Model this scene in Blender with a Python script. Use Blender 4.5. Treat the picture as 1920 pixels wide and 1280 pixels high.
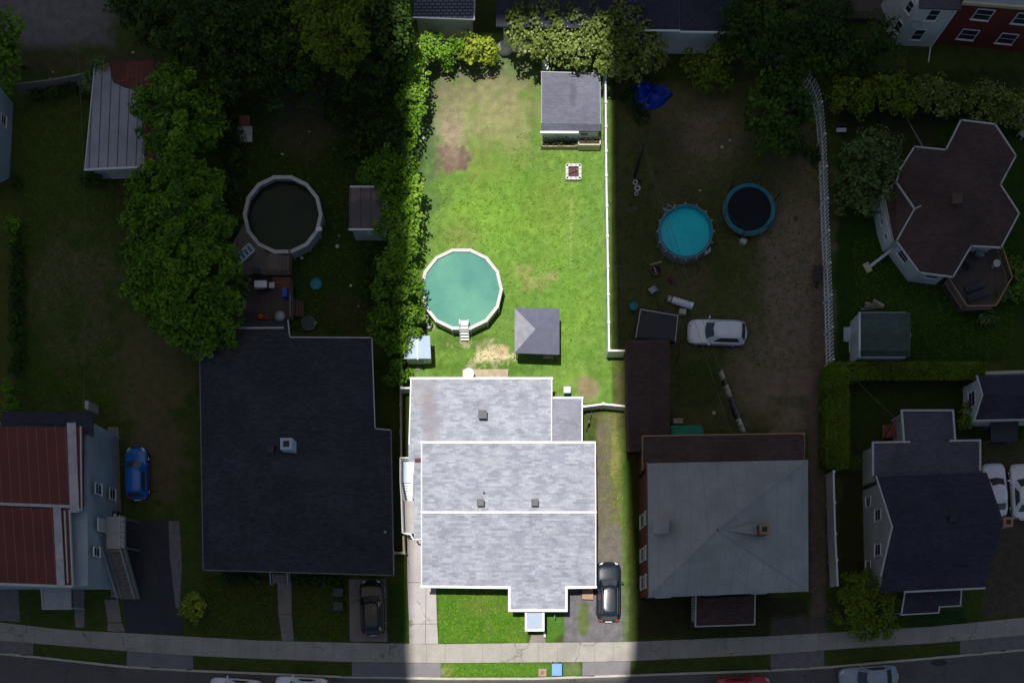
import bpy, bmesh, math, random
import numpy as np
from mathutils import Vector, Matrix
R = math.radians
random.seed(7); rng = np.random.default_rng(7)
sc = bpy.context.scene; col = sc.collection
for o in list(bpy.data.objects): bpy.data.objects.remove(o)

# ------------------------------------------------------------- camera
HC = 75.0; PPM = 24.5; F = HC*PPM; NX, NY = 960.0, 1200.0     # height, px per metre on the ground, nadir in the photo
cam = bpy.data.cameras.new('camera'); co = bpy.data.objects.new('camera', cam); col.objects.link(co)
co.location = (0, 0, HC); co.rotation_euler = (0, 0, 0)
cam.sensor_width = 36; cam.lens = 36*F/1920; cam.shift_y = (NY-640)/1920; cam.clip_end = 3000
sc.camera = co
# ------------------------------------------------------------- light
SUN = Vector((-0.11, 0.09, 1)).normalized()
w = bpy.data.worlds.new('World'); sc.world = w; w.use_nodes = True
nt = w.node_tree; sky = nt.nodes.new('ShaderNodeTexSky'); sky.sky_type = 'NISHITA'; sky.sun_disc = False
sky.sun_elevation = math.asin(SUN.z); sky.sun_rotation = math.atan2(SUN.x, SUN.y)
nt.links.new(sky.outputs[0], nt.nodes['Background'].inputs[0]); nt.nodes['Background'].inputs[1].default_value = 0.05
sl = bpy.data.lights.new('sun', 'SUN'); sl.energy = 5.0; sl.angle = R(0.6); sl.color = (1, .975, .95)
so = bpy.data.objects.new('sun', sl); col.objects.link(so)
so.rotation_euler = SUN.to_track_quat('Z', 'Y').to_euler()
sc.view_settings.view_transform = 'Standard'; sc.view_settings.look = 'None'
sc.view_settings.exposure = 0.0; sc.view_settings.gamma = 1; sc.view_settings.use_curve_mapping = False

# ------------------------------------------------------------- helpers
def W(x, y, z=0.0):
    k = (HC-z)/F
    return ((x-NX)*k, (NY-y)*k)
def P(x, y, z=0.0):
    a, b = W(x, y, z); return Vector((a, b, z))
class MB:
    def __init__(s): s.v = []; s.f = []
    def poly(s, pts):
        n = len(s.v); s.v += [tuple(p) for p in pts]; s.f.append(list(range(n, n+len(pts))))
    def prism(s, xy, z0, z1):
        n = len(s.v); k = len(xy)
        s.v += [(p[0], p[1], z0) for p in xy] + [(p[0], p[1], z1) for p in xy]
        s.f.append(list(range(n, n+k))[::-1]); s.f.append(list(range(n+k, n+2*k)))
        for i in range(k): j = (i+1) % k; s.f.append([n+i, n+j, n+k+j, n+k+i])
        return s
    def slab(s, pts, t):
        n = len(s.v); k = len(pts)
        s.v += [(p[0], p[1], p[2]-t) for p in pts] + [tuple(p) for p in pts]
        s.f.append(list(range(n, n+k))[::-1]); s.f.append(list(range(n+k, n+2*k)))
        for i in range(k): j = (i+1) % k; s.f.append([n+i, n+j, n+k+j, n+k+i])
        return s
    def box(s, c, d, rz=0, rx=0, ry=0):
        m = Matrix.Translation(Vector(c)) @ Matrix.Rotation(rz, 4, 'Z') @ Matrix.Rotation(ry, 4, 'Y') @ Matrix.Rotation(rx, 4, 'X')
        n = len(s.v)
        for q in ((-1,-1,-1),(1,-1,-1),(1,1,-1),(-1,1,-1),(-1,-1,1),(1,-1,1),(1,1,1),(-1,1,1)):
            s.v.append(tuple(m @ Vector((q[0]*d[0]/2, q[1]*d[1]/2, q[2]*d[2]/2))))
        for f in ((3,2,1,0),(4,5,6,7),(0,1,5,4),(1,2,6,5),(2,3,7,6),(3,0,4,7)): s.f.append([n+i for i in f])
        return s
    def bar(s, a, b, wd, h):      # beam with vertical sides between two points (centre line at top)
        a = Vector(a); b = Vector(b); d = (b-a); q = Vector((-d.y, d.x, 0))
        q = q.normalized()*wd/2 if q.length > 1e-6 else Vector((wd/2, 0, 0))
        return s.slab([a-q, b-q, b+q, a+q], h)
    def tube(s, pts, r, n=7):
        pts = [Vector(p) for p in pts]
        rr = r if isinstance(r, (list, tuple)) else [r]*len(pts)
        base = len(s.v)
        for i, p in enumerate(pts):
            d = (pts[min(i+1, len(pts)-1)]-pts[max(i-1, 0)])
            d = d.normalized() if d.length > 1e-9 else Vector((0,0,1))
            u = d.cross(Vector((0, 0, 1)))
            u = u.normalized() if u.length > .05 else d.cross(Vector((1, 0, 0))).normalized()
            t = d.cross(u)
            for k in range(n):
                a = 2*math.pi*k/n; s.v.append(tuple(p+(u*math.cos(a)+t*math.sin(a))*rr[i]))
        for i in range(len(pts)-1):
            for k in range(n):
                a = base+i*n+k; b = base+i*n+(k+1) % n; s.f.append([a, b, b+n, a+n])
        s.f.append([base+k for k in range(n)][::-1]); s.f.append([base+(len(pts)-1)*n+k for k in range(n)])
        return s
    def lathe(s, c, prof, n=24, close=True, sx=1, sy=1, rz=0):
        base = len(s.v); m = len(prof)
        for r, z in prof:
            for k in range(n):
                a = 2*math.pi*k/n; x = r*math.cos(a)*sx; y = r*math.sin(a)*sy
                s.v.append((c[0]+x*math.cos(rz)-y*math.sin(rz), c[1]+x*math.sin(rz)+y*math.cos(rz), c[2]+z))
        for i in range(m-1):
            for k in range(n):
                a = base+i*n+k; b = base+i*n+(k+1) % n; s.f.append([a, b, b+n, a+n])
        if close:
            s.f.append([base+k for k in range(n)][::-1]); s.f.append([base+(m-1)*n+k for k in range(n)])
        return s
    def ring(s, c, r0, r1, h, n=24, rz=0):   # flat ring with thickness
        base = len(s.v)
        for r, z in ((r0, 0), (r1, 0), (r1, h), (r0, h)):
            for k in range(n):
                a = 2*math.pi*k/n+rz; s.v.append((c[0]+r*math.cos(a), c[1]+r*math.sin(a), c[2]+z))
        for i in range(4):
            for k in range(n):
                a = base+i*n+k; b = base+i*n+(k+1) % n; j = (i+1) % 4
                s.f.append([a, b, base+j*n+(k+1) % n, base+j*n+k])
        return s
    def build(s, name, mat, parent=None, O=None, smooth=False, bevel=0, label=None):
        if O is None: O = wloc(parent) if parent else Vector((0, 0, 0))
        me = bpy.data.meshes.new(name)
        me.from_pydata([(a-O[0], b-O[1], c-O[2]) for a, b, c in s.v], [], s.f)
        bm = bmesh.new(); bm.from_mesh(me); bmesh.ops.recalc_face_normals(bm, faces=bm.faces); bm.to_mesh(me); bm.free()
        me.materials.append(mat)
        if smooth:
            for p in me.polygons: p.use_smooth = True
        o = bpy.data.objects.new(name, me); col.objects.link(o)
        if parent: o.parent = parent
        else: o.location = O
        if bevel:
            b = o.modifiers.new('b', 'BEVEL'); b.width = bevel; b.segments = 2; b.limit_method = 'ANGLE'
        if label: o['label'] = label
        return o
def wloc(o):
    l = Vector(o.location)
    while o.parent: o = o.parent; l = l+Vector(o.location)
    return l
def tag(o, label, cat, group=None):
    o['label'] = label; o['category'] = cat
    if group: o['group'] = group
    return o
def thing(name, label, cat, x, y, z=0, group=None):
    o = bpy.data.objects.new(name, None); o.empty_display_size = .3; col.objects.link(o)
    a, b = W(x, y, z); o.location = (a, b, z)
    return tag(o, label, cat, group)
def single(mb, name, mat, label, cat, x, y, z=0, group=None, **k):
    a, b = W(x, y, z)
    return tag(mb.build(name, mat, None, O=Vector((a, b, z)), **k), label, cat, group)
def struct(mb, name, mat, kind='structure', **k):
    o = mb.build(name, mat, None, **k); o['kind'] = kind; return o
def inset(poly, d):
    a = 0; n = len(poly)
    for i in range(n): x0, y0 = poly[i][:2]; x1, y1 = poly[(i+1) % n][:2]; a += x0*y1-x1*y0
    sg = 1 if a > 0 else -1
    L = []
    for i in range(n):
        x0, y0 = poly[i][:2]; x1, y1 = poly[(i+1) % n][:2]; l = math.hypot(x1-x0, y1-y0)
        nx, ny = -(y1-y0)/l*sg, (x1-x0)/l*sg
        L.append(((x0+nx*d, y0+ny*d), (x1-x0, y1-y0)))
    out = []
    for i in range(n):
        (p, r), (q, s_) = L[i-1], L[i]
        den = r[0]*s_[1]-r[1]*s_[0]
        if abs(den) < 1e-6: out.append(q); continue
        t = ((q[0]-p[0])*s_[1]-(q[1]-p[1])*s_[0])/den; out.append((p[0]+r[0]*t, p[1]+r[1]*t))
    return out

# ------------------------------------------------------------- materials
def newmat(name):
    m = bpy.data.materials.new(name); m.use_nodes = True; t = m.node_tree
    b = t.nodes['Principled BSDF']; return m, t, b
def N(t, ty, **k):
    n = t.nodes.new(ty)
    for a, v in k.items(): setattr(n, a, v)
    return n
def setin(n, **k):
    for a, v in k.items(): n.inputs[a.replace('_', ' ')].default_value = v
def c4(c): return (c[0], c[1], c[2], 1)
def ramp(t, fac, stops):
    r = N(t, 'ShaderNodeValToRGB'); e = r.color_ramp.elements
    e[0].position, e[0].color = stops[0][0], c4(stops[0][1]); e[1].position, e[1].color = stops[-1][0], c4(stops[-1][1])
    for p, c in stops[1:-1]: q = e.new(p); q.color = c4(c)
    t.links.new(fac, r.inputs[0]); return r.outputs[0]
def pos(t): return N(t, 'ShaderNodeNewGeometry').outputs['Position']
def noise(t, scale, detail=4, vec=None, rough=.6):
    n = N(t, 'ShaderNodeTexNoise'); setin(n, Scale=scale, Detail=detail, Roughness=rough)
    t.links.new(vec if vec else pos(t), n.inputs['Vector']); return n.outputs['Fac']
def mixc(t, fac, a, b, mode='MIX'):
    m = N(t, 'ShaderNodeMix', data_type='RGBA', blend_type=mode)
    for s_, v in ((m.inputs[0], fac), (m.inputs[6], a), (m.inputs[7], b)):
        if isinstance(v, (int, float)): s_.default_value = v
        elif isinstance(v, tuple): s_.default_value = c4(v)
        else: t.links.new(v, s_)
    return m.outputs[2]
def bump(t, b, fac, st=.4, dist=.02):
    n = N(t, 'ShaderNodeBump'); setin(n, Strength=st, Distance=dist); t.links.new(fac, n.inputs['Height']); t.links.new(n.outputs[0], b.inputs['Normal'])
def plain(name, c, rough=.6, var=.18, scale=2.5, metal=0, coat=0, spec=.5, bst=.15, dirt=.25, crack=0):
    m, t, b = newmat(name)
    f = noise(t, scale, 6); g = noise(t, scale*9, 3)
    dk = tuple(max(0, x*(1-var)) for x in c); lt = tuple(min(.95, x*(1+var)) for x in c)
    q = ramp(t, f, [(.3, dk), (.7, lt)])
    q2 = mixc(t, ramp(t, g, [(.45, (0,)*3), (.75, (dirt,)*3)]), q, tuple(x*.45 for x in c))
    if crack:
        wv = N(t, 'ShaderNodeTexNoise'); setin(wv, Scale=1.6, Detail=5); t.links.new(pos(t), wv.inputs['Vector']); vm = N(t, 'ShaderNodeVectorMath', operation='ADD')
        t.links.new(pos(t), vm.inputs[0]); t.links.new(wv.outputs['Color'], vm.inputs[1]); vo = N(t, 'ShaderNodeTexVoronoi', feature='DISTANCE_TO_EDGE'); setin(vo, Scale=crack); t.links.new(vm.outputs[0], vo.inputs['Vector'])
        ms = ramp(t, vo.outputs['Distance'], [(.004, (.75,)*3), (.012, (0,)*3)]); m2 = mixc(t, 1.0, ms, ramp(t, noise(t, .25, 2), [(.48, (0,)*3), (.55, (1,)*3)]), 'MULTIPLY')
        q2 = mixc(t, m2, q2, tuple(x*.3 for x in c)); q2 = mixc(t, ramp(t, noise(t, .35, 6), [(.52, (0,)*3), (.66, (.45,)*3)]), q2, tuple(x*.62 for x in c))
    t.links.new(q2, b.inputs['Base Color'])
    setin(b, Roughness=rough, Metallic=metal); b.inputs['Specular IOR Level'].default_value = spec
    b.inputs['Coat Weight'].default_value = coat
    bump(t, b, g, bst); return m
def bricky(name, c1, c2, mortar, bw, rh, ms=.01, rough=.85, patch=None, wall=False, off=.5, spec=.3, bst=.3, ns=.35):
    m, t, b = newmat(name)
    v = pos(t)
    if wall:   # run courses along the wall whichever way it faces
        s_ = N(t, 'ShaderNodeSeparateXYZ'); t.links.new(v, s_.inputs[0]); ad = N(t, 'ShaderNodeMath', operation='ADD')
        t.links.new(s_.outputs[0], ad.inputs[0]); t.links.new(s_.outputs[1], ad.inputs[1]); c_ = N(t, 'ShaderNodeCombineXYZ')
        t.links.new(ad.outputs[0], c_.inputs[0]); t.links.new(s_.outputs[2], c_.inputs[1]); v = c_.outputs[0]
    k = N(t, 'ShaderNodeTexBrick'); k.offset = off; t.links.new(v, k.inputs['Vector'])
    setin(k, Color1=c4(c1), Color2=c4(c2), Mortar=c4(mortar), Scale=1, Mortar_Size=ms, Bias=0, Brick_Width=bw, Row_Height=rh, Mortar_Smooth=.2)
    n1 = noise(t, ns, 5); n2 = noise(t, 14, 3)
    q = mixc(t, 1.0, k.outputs['Color'], ramp(t, n1, [(.3, (.8,)*3), (.7, (1.15,)*3)]), 'MULTIPLY')
    q = mixc(t, 1.0, q, ramp(t, n2, [(.3, (.8,)*3), (.7, (1.15,)*3)]), 'MULTIPLY')
    if patch: q = mixc(t, ramp(t, noise(t, patch[1], 6), [(patch[2], (0,)*3), (patch[2]+.12, (1,)*3)]), q, patch[0])
    t.links.new(q, b.inputs['Base Color']); setin(b, Roughness=rough); b.inputs['Specular IOR Level'].default_value = spec
    bump(t, b, k.outputs['Fac'], -bst, .02) if False else bump(t, b, n2, bst, .02)
    return m
def streak(name, c, axis, period, line, rough=.5, metal=0, rust=None, rth=.55, corr=.0, ang=0, lw=.06):
    """sheet metal with raised seams every period metres"""
    m, t, b = newmat(name); s_ = N(t, 'ShaderNodeSeparateXYZ'); t.links.new(pos(t), s_.inputs[0])
    a = s_.outputs[axis]
    if ang:
        mu = N(t, 'ShaderNodeMath', operation='MULTIPLY_ADD'); mu.inputs[1].default_value = ang
        t.links.new(s_.outputs[1-axis], mu.inputs[0]); t.links.new(a, mu.inputs[2]); a = mu.outputs[0]
    d = N(t, 'ShaderNodeMath', operation='DIVIDE'); d.inputs[1].default_value = period; t.links.new(a, d.inputs[0])
    fr = N(t, 'ShaderNodeMath', operation='FRACT'); t.links.new(d.outputs[0], fr.inputs[0])
    lt = N(t, 'ShaderNodeMath', operation='LESS_THAN'); lt.inputs[1].default_value = lw/period; t.links.new(fr.outputs[0], lt.inputs[0])
    n1 = noise(t, .5, 6); n2 = noise(t, 6, 4)
    q = ramp(t, n1, [(.3, tuple(x*.8 for x in c)), (.7, tuple(x*1.15 for x in c))])
    q = mixc(t, ramp(t, n2, [(.5, (0,)*3), (.8, (.5,)*3)]), q, tuple(x*.6 for x in c))
    if rust: q = mixc(t, ramp(t, n1, [(rth, (0,)*3), (rth+.08, (1,)*3)]), q, rust)
    q = mixc(t, lt.outputs[0], q, line); t.links.new(q, b.inputs['Base Color']); setin(b, Roughness=rough, Metallic=metal)
    si = N(t, 'ShaderNodeMath', operation='SINE'); ml = N(t, 'ShaderNodeMath', operation='MULTIPLY'); ml.inputs[1].default_value = 2*math.pi*(6 if corr else 1)
    t.links.new(d.outputs[0], ml.inputs[0]); t.links.new(ml.outputs[0], si.inputs[0]); bump(t, b, si.outputs[0], .4 if corr else .1, .03)
    return m
def leafmat(name, dark, mid, light, tr=.25):
    m, t, b = newmat(name); a = N(t, 'ShaderNodeAttribute', attribute_name='var')
    q = ramp(t, a.outputs['Fac'], [(0, dark), (.55, mid), (1, light)])
    t.links.new(q, b.inputs['Base Color']); setin(b, Roughness=.6); b.inputs['Specular IOR Level'].default_value = .25
    tb = N(t, 'ShaderNodeBsdfTranslucent'); t.links.new(q, tb.inputs[0]); mx = N(t, 'ShaderNodeMixShader'); mx.inputs[0].default_value = tr
    t.links.new(b.outputs[0], mx.inputs[1]); t.links.new(tb.outputs[0], mx.inputs[2]); t.links.new(mx.outputs[0], t.nodes['Material Output'].inputs[0])
    return m
def paint(name, c, rough=.25):
    m, t, b = newmat(name); f = noise(t, 1.5, 3)
    t.links.new(ramp(t, f, [(.3, tuple(x*.92 for x in c)), (.7, tuple(min(.95, x*1.05) for x in c))]), b.inputs['Base Color'])
    setin(b, Roughness=rough); b.inputs['Coat Weight'].default_value = .45; b.inputs['Coat Roughness'].default_value = .06; return m
def gloss(name, c, rough=.08, spec=.6):
    m, t, b = newmat(name); f = noise(t, 2, 2)
    t.links.new(ramp(t, f, [(.3, c), (.7, tuple(x*1.3 for x in c))]), b.inputs['Base Color']); setin(b, Roughness=rough)
    b.inputs['Specular IOR Level'].default_value = spec; return m
def water(name, deep, light, sc_=.35):
    m, t, b = newmat(name); f = noise(t, sc_, 4); g = noise(t, 3.5, 4); h_ = noise(t, 16, 2)
    q = ramp(t, f, [(.32, deep), (.66, light)]); q = mixc(t, 1.0, q, ramp(t, h_, [(.35, (.88,)*3), (.7, (1.12,)*3)]), 'MULTIPLY'); t.links.new(q, b.inputs['Base Color'])
    setin(b, Roughness=.06); b.inputs['Specular IOR Level'].default_value = .15 if deep[1] < .05 else .4; bump(t, b, g, .35, .05); return m

M = dict(
 white=plain('white_paint', (.78,.78,.76), .5, .06, 1.5, dirt=.12), vinyl=plain('white_vinyl', (.8,.8,.8), .4, .05, 1, dirt=.1),
 offwhite=plain('off_white', (.55,.54,.5), .6, .12), siding_blue=bricky('pale_blue_siding', (.42,.5,.56), (.40,.48,.54), (.3,.36,.4), 60, .14, .008, .6, wall=True),
 siding_white=bricky('white_siding', (.68,.7,.68), (.66,.68,.66), (.48,.5,.5), 60, .14, .008, .6, wall=True),
 siding_grey=bricky('beige_siding', (.5,.48,.46), (.48,.46,.44), (.34,.33,.31), 60, .14, .008, .6, wall=True),
 brick=bricky('red_brick', (.2,.03,.025), (.15,.022,.018), (.14,.07,.06), .24, .08, .008, .9, wall=True),
 light_shingle=bricky('light_grey_shingle', (.405,.415,.455), (.275,.285,.34), (.32,.325,.37), .48, .17, .006, .9, ns=1.1, spec=.2),
 mid_shingle=bricky('worn_grey_shingle', (.15,.152,.195), (.12,.122,.16), (.2,.2,.22), .35, .14, .006, .9, spec=.2),
 annex_shingle=bricky('pale_grey_shingle', (.31,.31,.36), (.25,.25,.3), (.22,.22,.27), .35, .14, .006, .9, spec=.2),
 dark_shingle=bricky('charcoal_shingle', (.062,.062,.074), (.038,.04,.05), (.04,.04,.05), .35, .15, .008, .9, spec=.2),
 black_shingle=bricky('black_shingle', (.055,.055,.08), (.04,.04,.06), (.03,.03,.04), .35, .15, .006, .9, spec=.2),
 purple_shingle=bricky('plum_grey_shingle', (.12,.11,.135), (.09,.085,.105), (.07,.065,.08), .35, .15, .006, .9, spec=.2),
 brown_shingle=bricky('brown_shingle', (.105,.068,.058), (.08,.052,.045), (.06,.032,.032), .35, .15, .006, .9, spec=.2),
 green_shingle=bricky('green_grey_shingle', (.09,.12,.105), (.07,.095,.085), (.05,.07,.06), .35, .15, .006, .9, spec=.2),
 blue_shingle=bricky('blue_grey_shingle', (.2,.23,.28), (.16,.18,.22), (.05,.055,.07), .4, .2, .05, .8, spec=.2),
 galv=streak('galvanised_sheet', (.37,.36,.35), 0, 1.02, (.29,.285,.28), .5, .1, lw=.05),
 red_metal=streak('red_seamed_metal', (.15,.02,.014), 0, .68, (.24,.1,.06), .5, 0, ang=.06, lw=.05, rust=(.2,.06,.03), rth=.72),
 pale_metal=streak('corrugated_pale_metal', (.36,.37,.42), 0, .7, (.1,.05,.05), .5, .2, ang=-.04, corr=1, lw=.07),
 rust_metal=streak('rusty_metal', (.19,.055,.03), 0, .35, (.11,.03,.015), .8, 0, ang=-.04, corr=1, lw=.05, rust=(.12,.035,.02), rth=.5),
 rust_sheet=streak('rust_stained_sheet', (.12,.1,.11), 0, .75, (.05,.04,.04), .7, 0, rust=(.2,.15,.13), rth=.56),
 flash=plain('worn_flashing', (.5,.47,.47), .6, .25, 1.2, dirt=.6), concrete=plain('concrete', (.36,.335,.29), .9, .1, .8, dirt=.25, crack=.3),
 drive_con=plain('drive_concrete', (.42,.39,.37), .9, .1, .7, dirt=.2, crack=.3), pathc=plain('old_concrete', (.23,.2,.175), .9, .2, 1, dirt=.3),
 asphalt=plain('asphalt', (.085,.08,.085), .9, .15, .6, dirt=.35), apron=plain('apron_asphalt', (.2,.185,.19), .9, .12, .8, dirt=.3),
 newasphalt=plain('dark_asphalt', (.04,.042,.048), .9, .15, .5, dirt=.3, crack=.3), road=plain('road_asphalt', (.12,.11,.108), .9, .12, .4, dirt=.3, crack=.3),
 gravel=plain('gravel_drive', (.19,.17,.165), .95, .25, 2.5, dirt=.6, bst=.6), kerb=plain('kerb_stone', (.5,.47,.38), .85, .12, 1.5),
 deck=bricky('deck_boards', (.2,.165,.135), (.15,.125,.105), (.04,.03,.025), .14, 3.1, .012, .8, off=.3), deck_dark=bricky('dark_deck_boards', (.115,.088,.08), (.09,.068,.062), (.03,.02,.02), .14, 3.1, .012, .8, off=.3),
 tan_wood=plain('tan_wood', (.42,.33,.22), .8, .2, 3), brown_wood=plain('brown_wood', (.12,.07,.045), .8, .25, 3), red_wood=plain('red_stained_wood', (.28,.1,.06), .8, .2, 3),
 grey_wood=plain('weathered_wood', (.2,.18,.16), .85, .25, 3), bark=plain('bark', (.09,.065,.045), .95, .3, 4),
 black=plain('black_plastic', (.025,.025,.03), .5, .3, 3), rubber=plain('rubber', (.03,.03,.03), .85, .3, 3), dark=plain('dark_fabric', (.045,.045,.06), .8, .3, 3),
 glass=gloss('window_glass', (.03,.035,.05)), carglass=gloss('car_glass', (.05,.055,.06), .05), chrome=plain('chrome', (.7,.7,.7), .2, .05, 2, metal=1, dirt=0),
 lamp=gloss('lamp_lens', (.55,.55,.5), .15), taill=gloss('tail_lens', (.3,.01,.01), .15), plate=plain('plate_white', (.8,.8,.8), .4, .03, 3, dirt=.05),
 teal=plain('teal_vinyl', (.0,.20,.25), .5, .15, 2, dirt=.1), cyan=plain('cyan_liner', (.0,.3,.42), .4, .1, 2, dirt=.05), blue=plain('blue_plastic', (.02,.18,.62), .4, .08, 3, dirt=.05),
 tarp=plain('blue_tarp', (.0,.035,.38), .35, .4, 1.5, dirt=.2), greensheet=plain('green_sheet', (.0,.2,.12), .6, .15, 2), canopy=plain('grey_canopy', (.13,.135,.185), .8, .12, 2, dirt=.2),
 canopy_lit=plain('lit_canopy_tone', (.3,.3,.34), .8, .2, 2, dirt=.5), paleblue=plain('pale_blue_panel', (.30,.36,.45), .5, .06, 2, dirt=.05), bluewhite=plain('pale_blue_plastic', (.42,.52,.64), .4, .06, 2, dirt=.05),
 cream=plain('cream_cloth', (.55,.48,.33), .8, .1, 3), maroon=plain('maroon_cloth', (.12,.03,.05), .8, .2, 3), red=plain('red_plastic', (.4,.02,.02), .5, .1, 3), orange=plain('orange_plastic', (.55,.12,.02), .5, .1, 3),
 poolwall=plain('grey_pool_wall', (.4,.42,.43), .5, .1, 2), steel=plain('grey_steel', (.35,.36,.38), .45, .1, 3, metal=.4), brownbox=plain('tan_board', (.38,.23,.15), .8, .12, 3),
 wire=plain('cable', (.13,.13,.1), .7, .1, 3), net=plain('black_mat', (.008,.008,.014), .9, .2, 3), stone=plain('pale_stone', (.5,.48,.42), .9, .25, 5), soil=plain('soil', (.06,.04,.03), .95, .3, 4),
 water_green=water('green_pool_water', (.075,.235,.20), (.14,.35,.25), .28), water_dark=water('murky_pool_water', (.010,.024,.018), (.02,.04,.024), .3), water_cyan=water('cyan_pool_water', (.0,.58,.66), (.0,.70,.74), .5),
 p_white=paint('white_car_paint', (.86,.84,.88)), p_black=paint('black_car_paint', (.006,.006,.01), .2), p_dark=paint('charcoal_car_paint', (.012,.018,.03), .2), p_blue=paint('blue_car_paint', (.0,.13,.5)),
 p_red=paint('red_car_paint', (.45,.02,.03)), p_grey=paint('grey_car_paint', (.3,.36,.42)),
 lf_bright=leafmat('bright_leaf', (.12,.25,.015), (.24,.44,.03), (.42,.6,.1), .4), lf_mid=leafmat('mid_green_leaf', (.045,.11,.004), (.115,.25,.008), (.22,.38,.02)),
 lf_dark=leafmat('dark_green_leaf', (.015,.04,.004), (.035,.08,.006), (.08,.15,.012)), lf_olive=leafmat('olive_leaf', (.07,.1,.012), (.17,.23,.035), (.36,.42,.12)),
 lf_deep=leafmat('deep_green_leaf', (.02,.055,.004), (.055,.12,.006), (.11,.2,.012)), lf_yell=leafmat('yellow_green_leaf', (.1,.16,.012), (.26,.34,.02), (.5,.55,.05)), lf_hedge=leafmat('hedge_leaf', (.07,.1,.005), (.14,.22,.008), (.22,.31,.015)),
 lf_grey=leafmat('grey_green_leaf', (.05,.085,.02), (.11,.17,.04), (.24,.31,.09)), blossom=plain('white_blossom', (.42,.52,.24), .8, .1, 3), lilac=plain('lilac_blossom', (.3,.24,.34), .8, .15, 3),
)

def tone_patch(m, cx, cy, rx, ry, c, k=.6):
    t = m.node_tree; b = t.nodes['Principled BSDF']; src = b.inputs['Base Color'].links[0].from_socket; s_ = N(t, 'ShaderNodeSeparateXYZ'); t.links.new(pos(t), s_.inputs[0]); x, y = cx, cy; o = []
    for i, (c0, rr) in enumerate(((x, rx), (y, ry))):
        a = N(t, 'ShaderNodeMath', operation='SUBTRACT'); a.inputs[1].default_value = c0; t.links.new(s_.outputs[i], a.inputs[0]); d = N(t, 'ShaderNodeMath', operation='DIVIDE'); d.inputs[1].default_value = rr; t.links.new(a.outputs[0], d.inputs[0]); p = N(t, 'ShaderNodeMath', operation='POWER'); p.inputs[1].default_value = 2; ab = N(t, 'ShaderNodeMath', operation='ABSOLUTE'); t.links.new(d.outputs[0], ab.inputs[0]); t.links.new(ab.outputs[0], p.inputs[0]); o.append(p.outputs[0])
    ad = N(t, 'ShaderNodeMath', operation='ADD'); t.links.new(o[0], ad.inputs[0]); t.links.new(o[1], ad.inputs[1]); nz = N(t, 'ShaderNodeMath', operation='MULTIPLY_ADD'); nz.inputs[1].default_value = 1.6; nz.inputs[2].default_value = -.8
    t.links.new(noise(t, 1.2, 6), nz.inputs[0]); a2 = N(t, 'ShaderNodeMath', operation='ADD'); t.links.new(ad.outputs[0], a2.inputs[0]); t.links.new(nz.outputs[0], a2.inputs[1])
    t.links.new(mixc(t, ramp(t, a2.outputs[0], [(.1, (k,)*3), (1, (0,)*3)]), src, c), b.inputs['Base Color'])
x_, y_ = W(806,770,3.2); tone_patch(M['light_shingle'], x_, y_, .75, 3.6, (.25,.22,.23), .7); x_, y_ = W(785,735,3.1); tone_patch(M['light_shingle'], x_, y_, .7, 1.6, (.3,.28,.26), .5)  # brownish stains on the light shingles
x_, y_ = W(1075,165,2.6); tone_patch(M['mid_shingle'], x_, y_, .4, 1.3, (.08,.08,.11), .6)
x_, y_ = W(600,880,5.5); tone_patch(M['dark_shingle'], x_, y_, 3.2, 1.0, (.08,.075,.085), .5)  # lighter patch across the dark hip roof
# ------------------------------------------------------------- added unseen slab above the camera, its lot-shaped gap masks the sun
CZ = 100.0; DT = 5.0
gap = [(772,1283),(768,1200),(766,900),(770,690),(784,600),(787,101),(960,103),(1110,103),(1141,108),(1144,400),(1149,662),(1164,672),(1166,800),(1172,900),(1182,1060),(1186,1200),(1183,1243),(1165,1278)]
def sunlift(xy, z): return (xy[0]+SUN.x/SUN.z*z, xy[1]+SUN.y/SUN.z*z)
g0 = [W(*p) for p in gap]; cxg = sum(p[0] for p in g0)/len(g0); cyg = sum(p[1] for p in g0)/len(g0)
g0 = [(x, y) for x, y in g0]; nG = len(g0); hx, hy = 62, 50
outer = []
for x, y in g0:
    dx, dy = x-cxg, y-cyg; hx_ = 72 if dx < 0 else 43; hy_ = 62 if dy > 0 else 33
    k = min(hx_/abs(dx) if abs(dx) > 1e-6 else 1e9, hy_/abs(dy) if abs(dy) > 1e-6 else 1e9); outer.append((cxg+dx*k, cyg+dy*k))
mb = MB(); rings = []
for ringpts, z in ((g0, CZ), (outer, CZ), (outer, CZ+DT), (g0, CZ+DT)):
    rings.append(len(mb.v)); mb.v += [(*sunlift(p, z), z) for p in ringpts]
for a in range(4):
    b = (a+1) % 4
    for i in range(nG): j = (i+1) % nG; mb.f.append([rings[a]+i, rings[a]+j, rings[b]+j, rings[b]+i])
mc, t, b = newmat('sun_mask_translucent'); tb = N(t, 'ShaderNodeBsdfTranslucent'); f = noise(t, .05, 5)
t.links.new(ramp(t, f, [(.3, (.44,.425,.385)), (.7, (.51,.49,.45))]), tb.inputs[0]); t.links.new(tb.outputs[0], t.nodes['Material Output'].inputs[0])
struct(mb, 'sun_mask_slab', mc)

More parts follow.
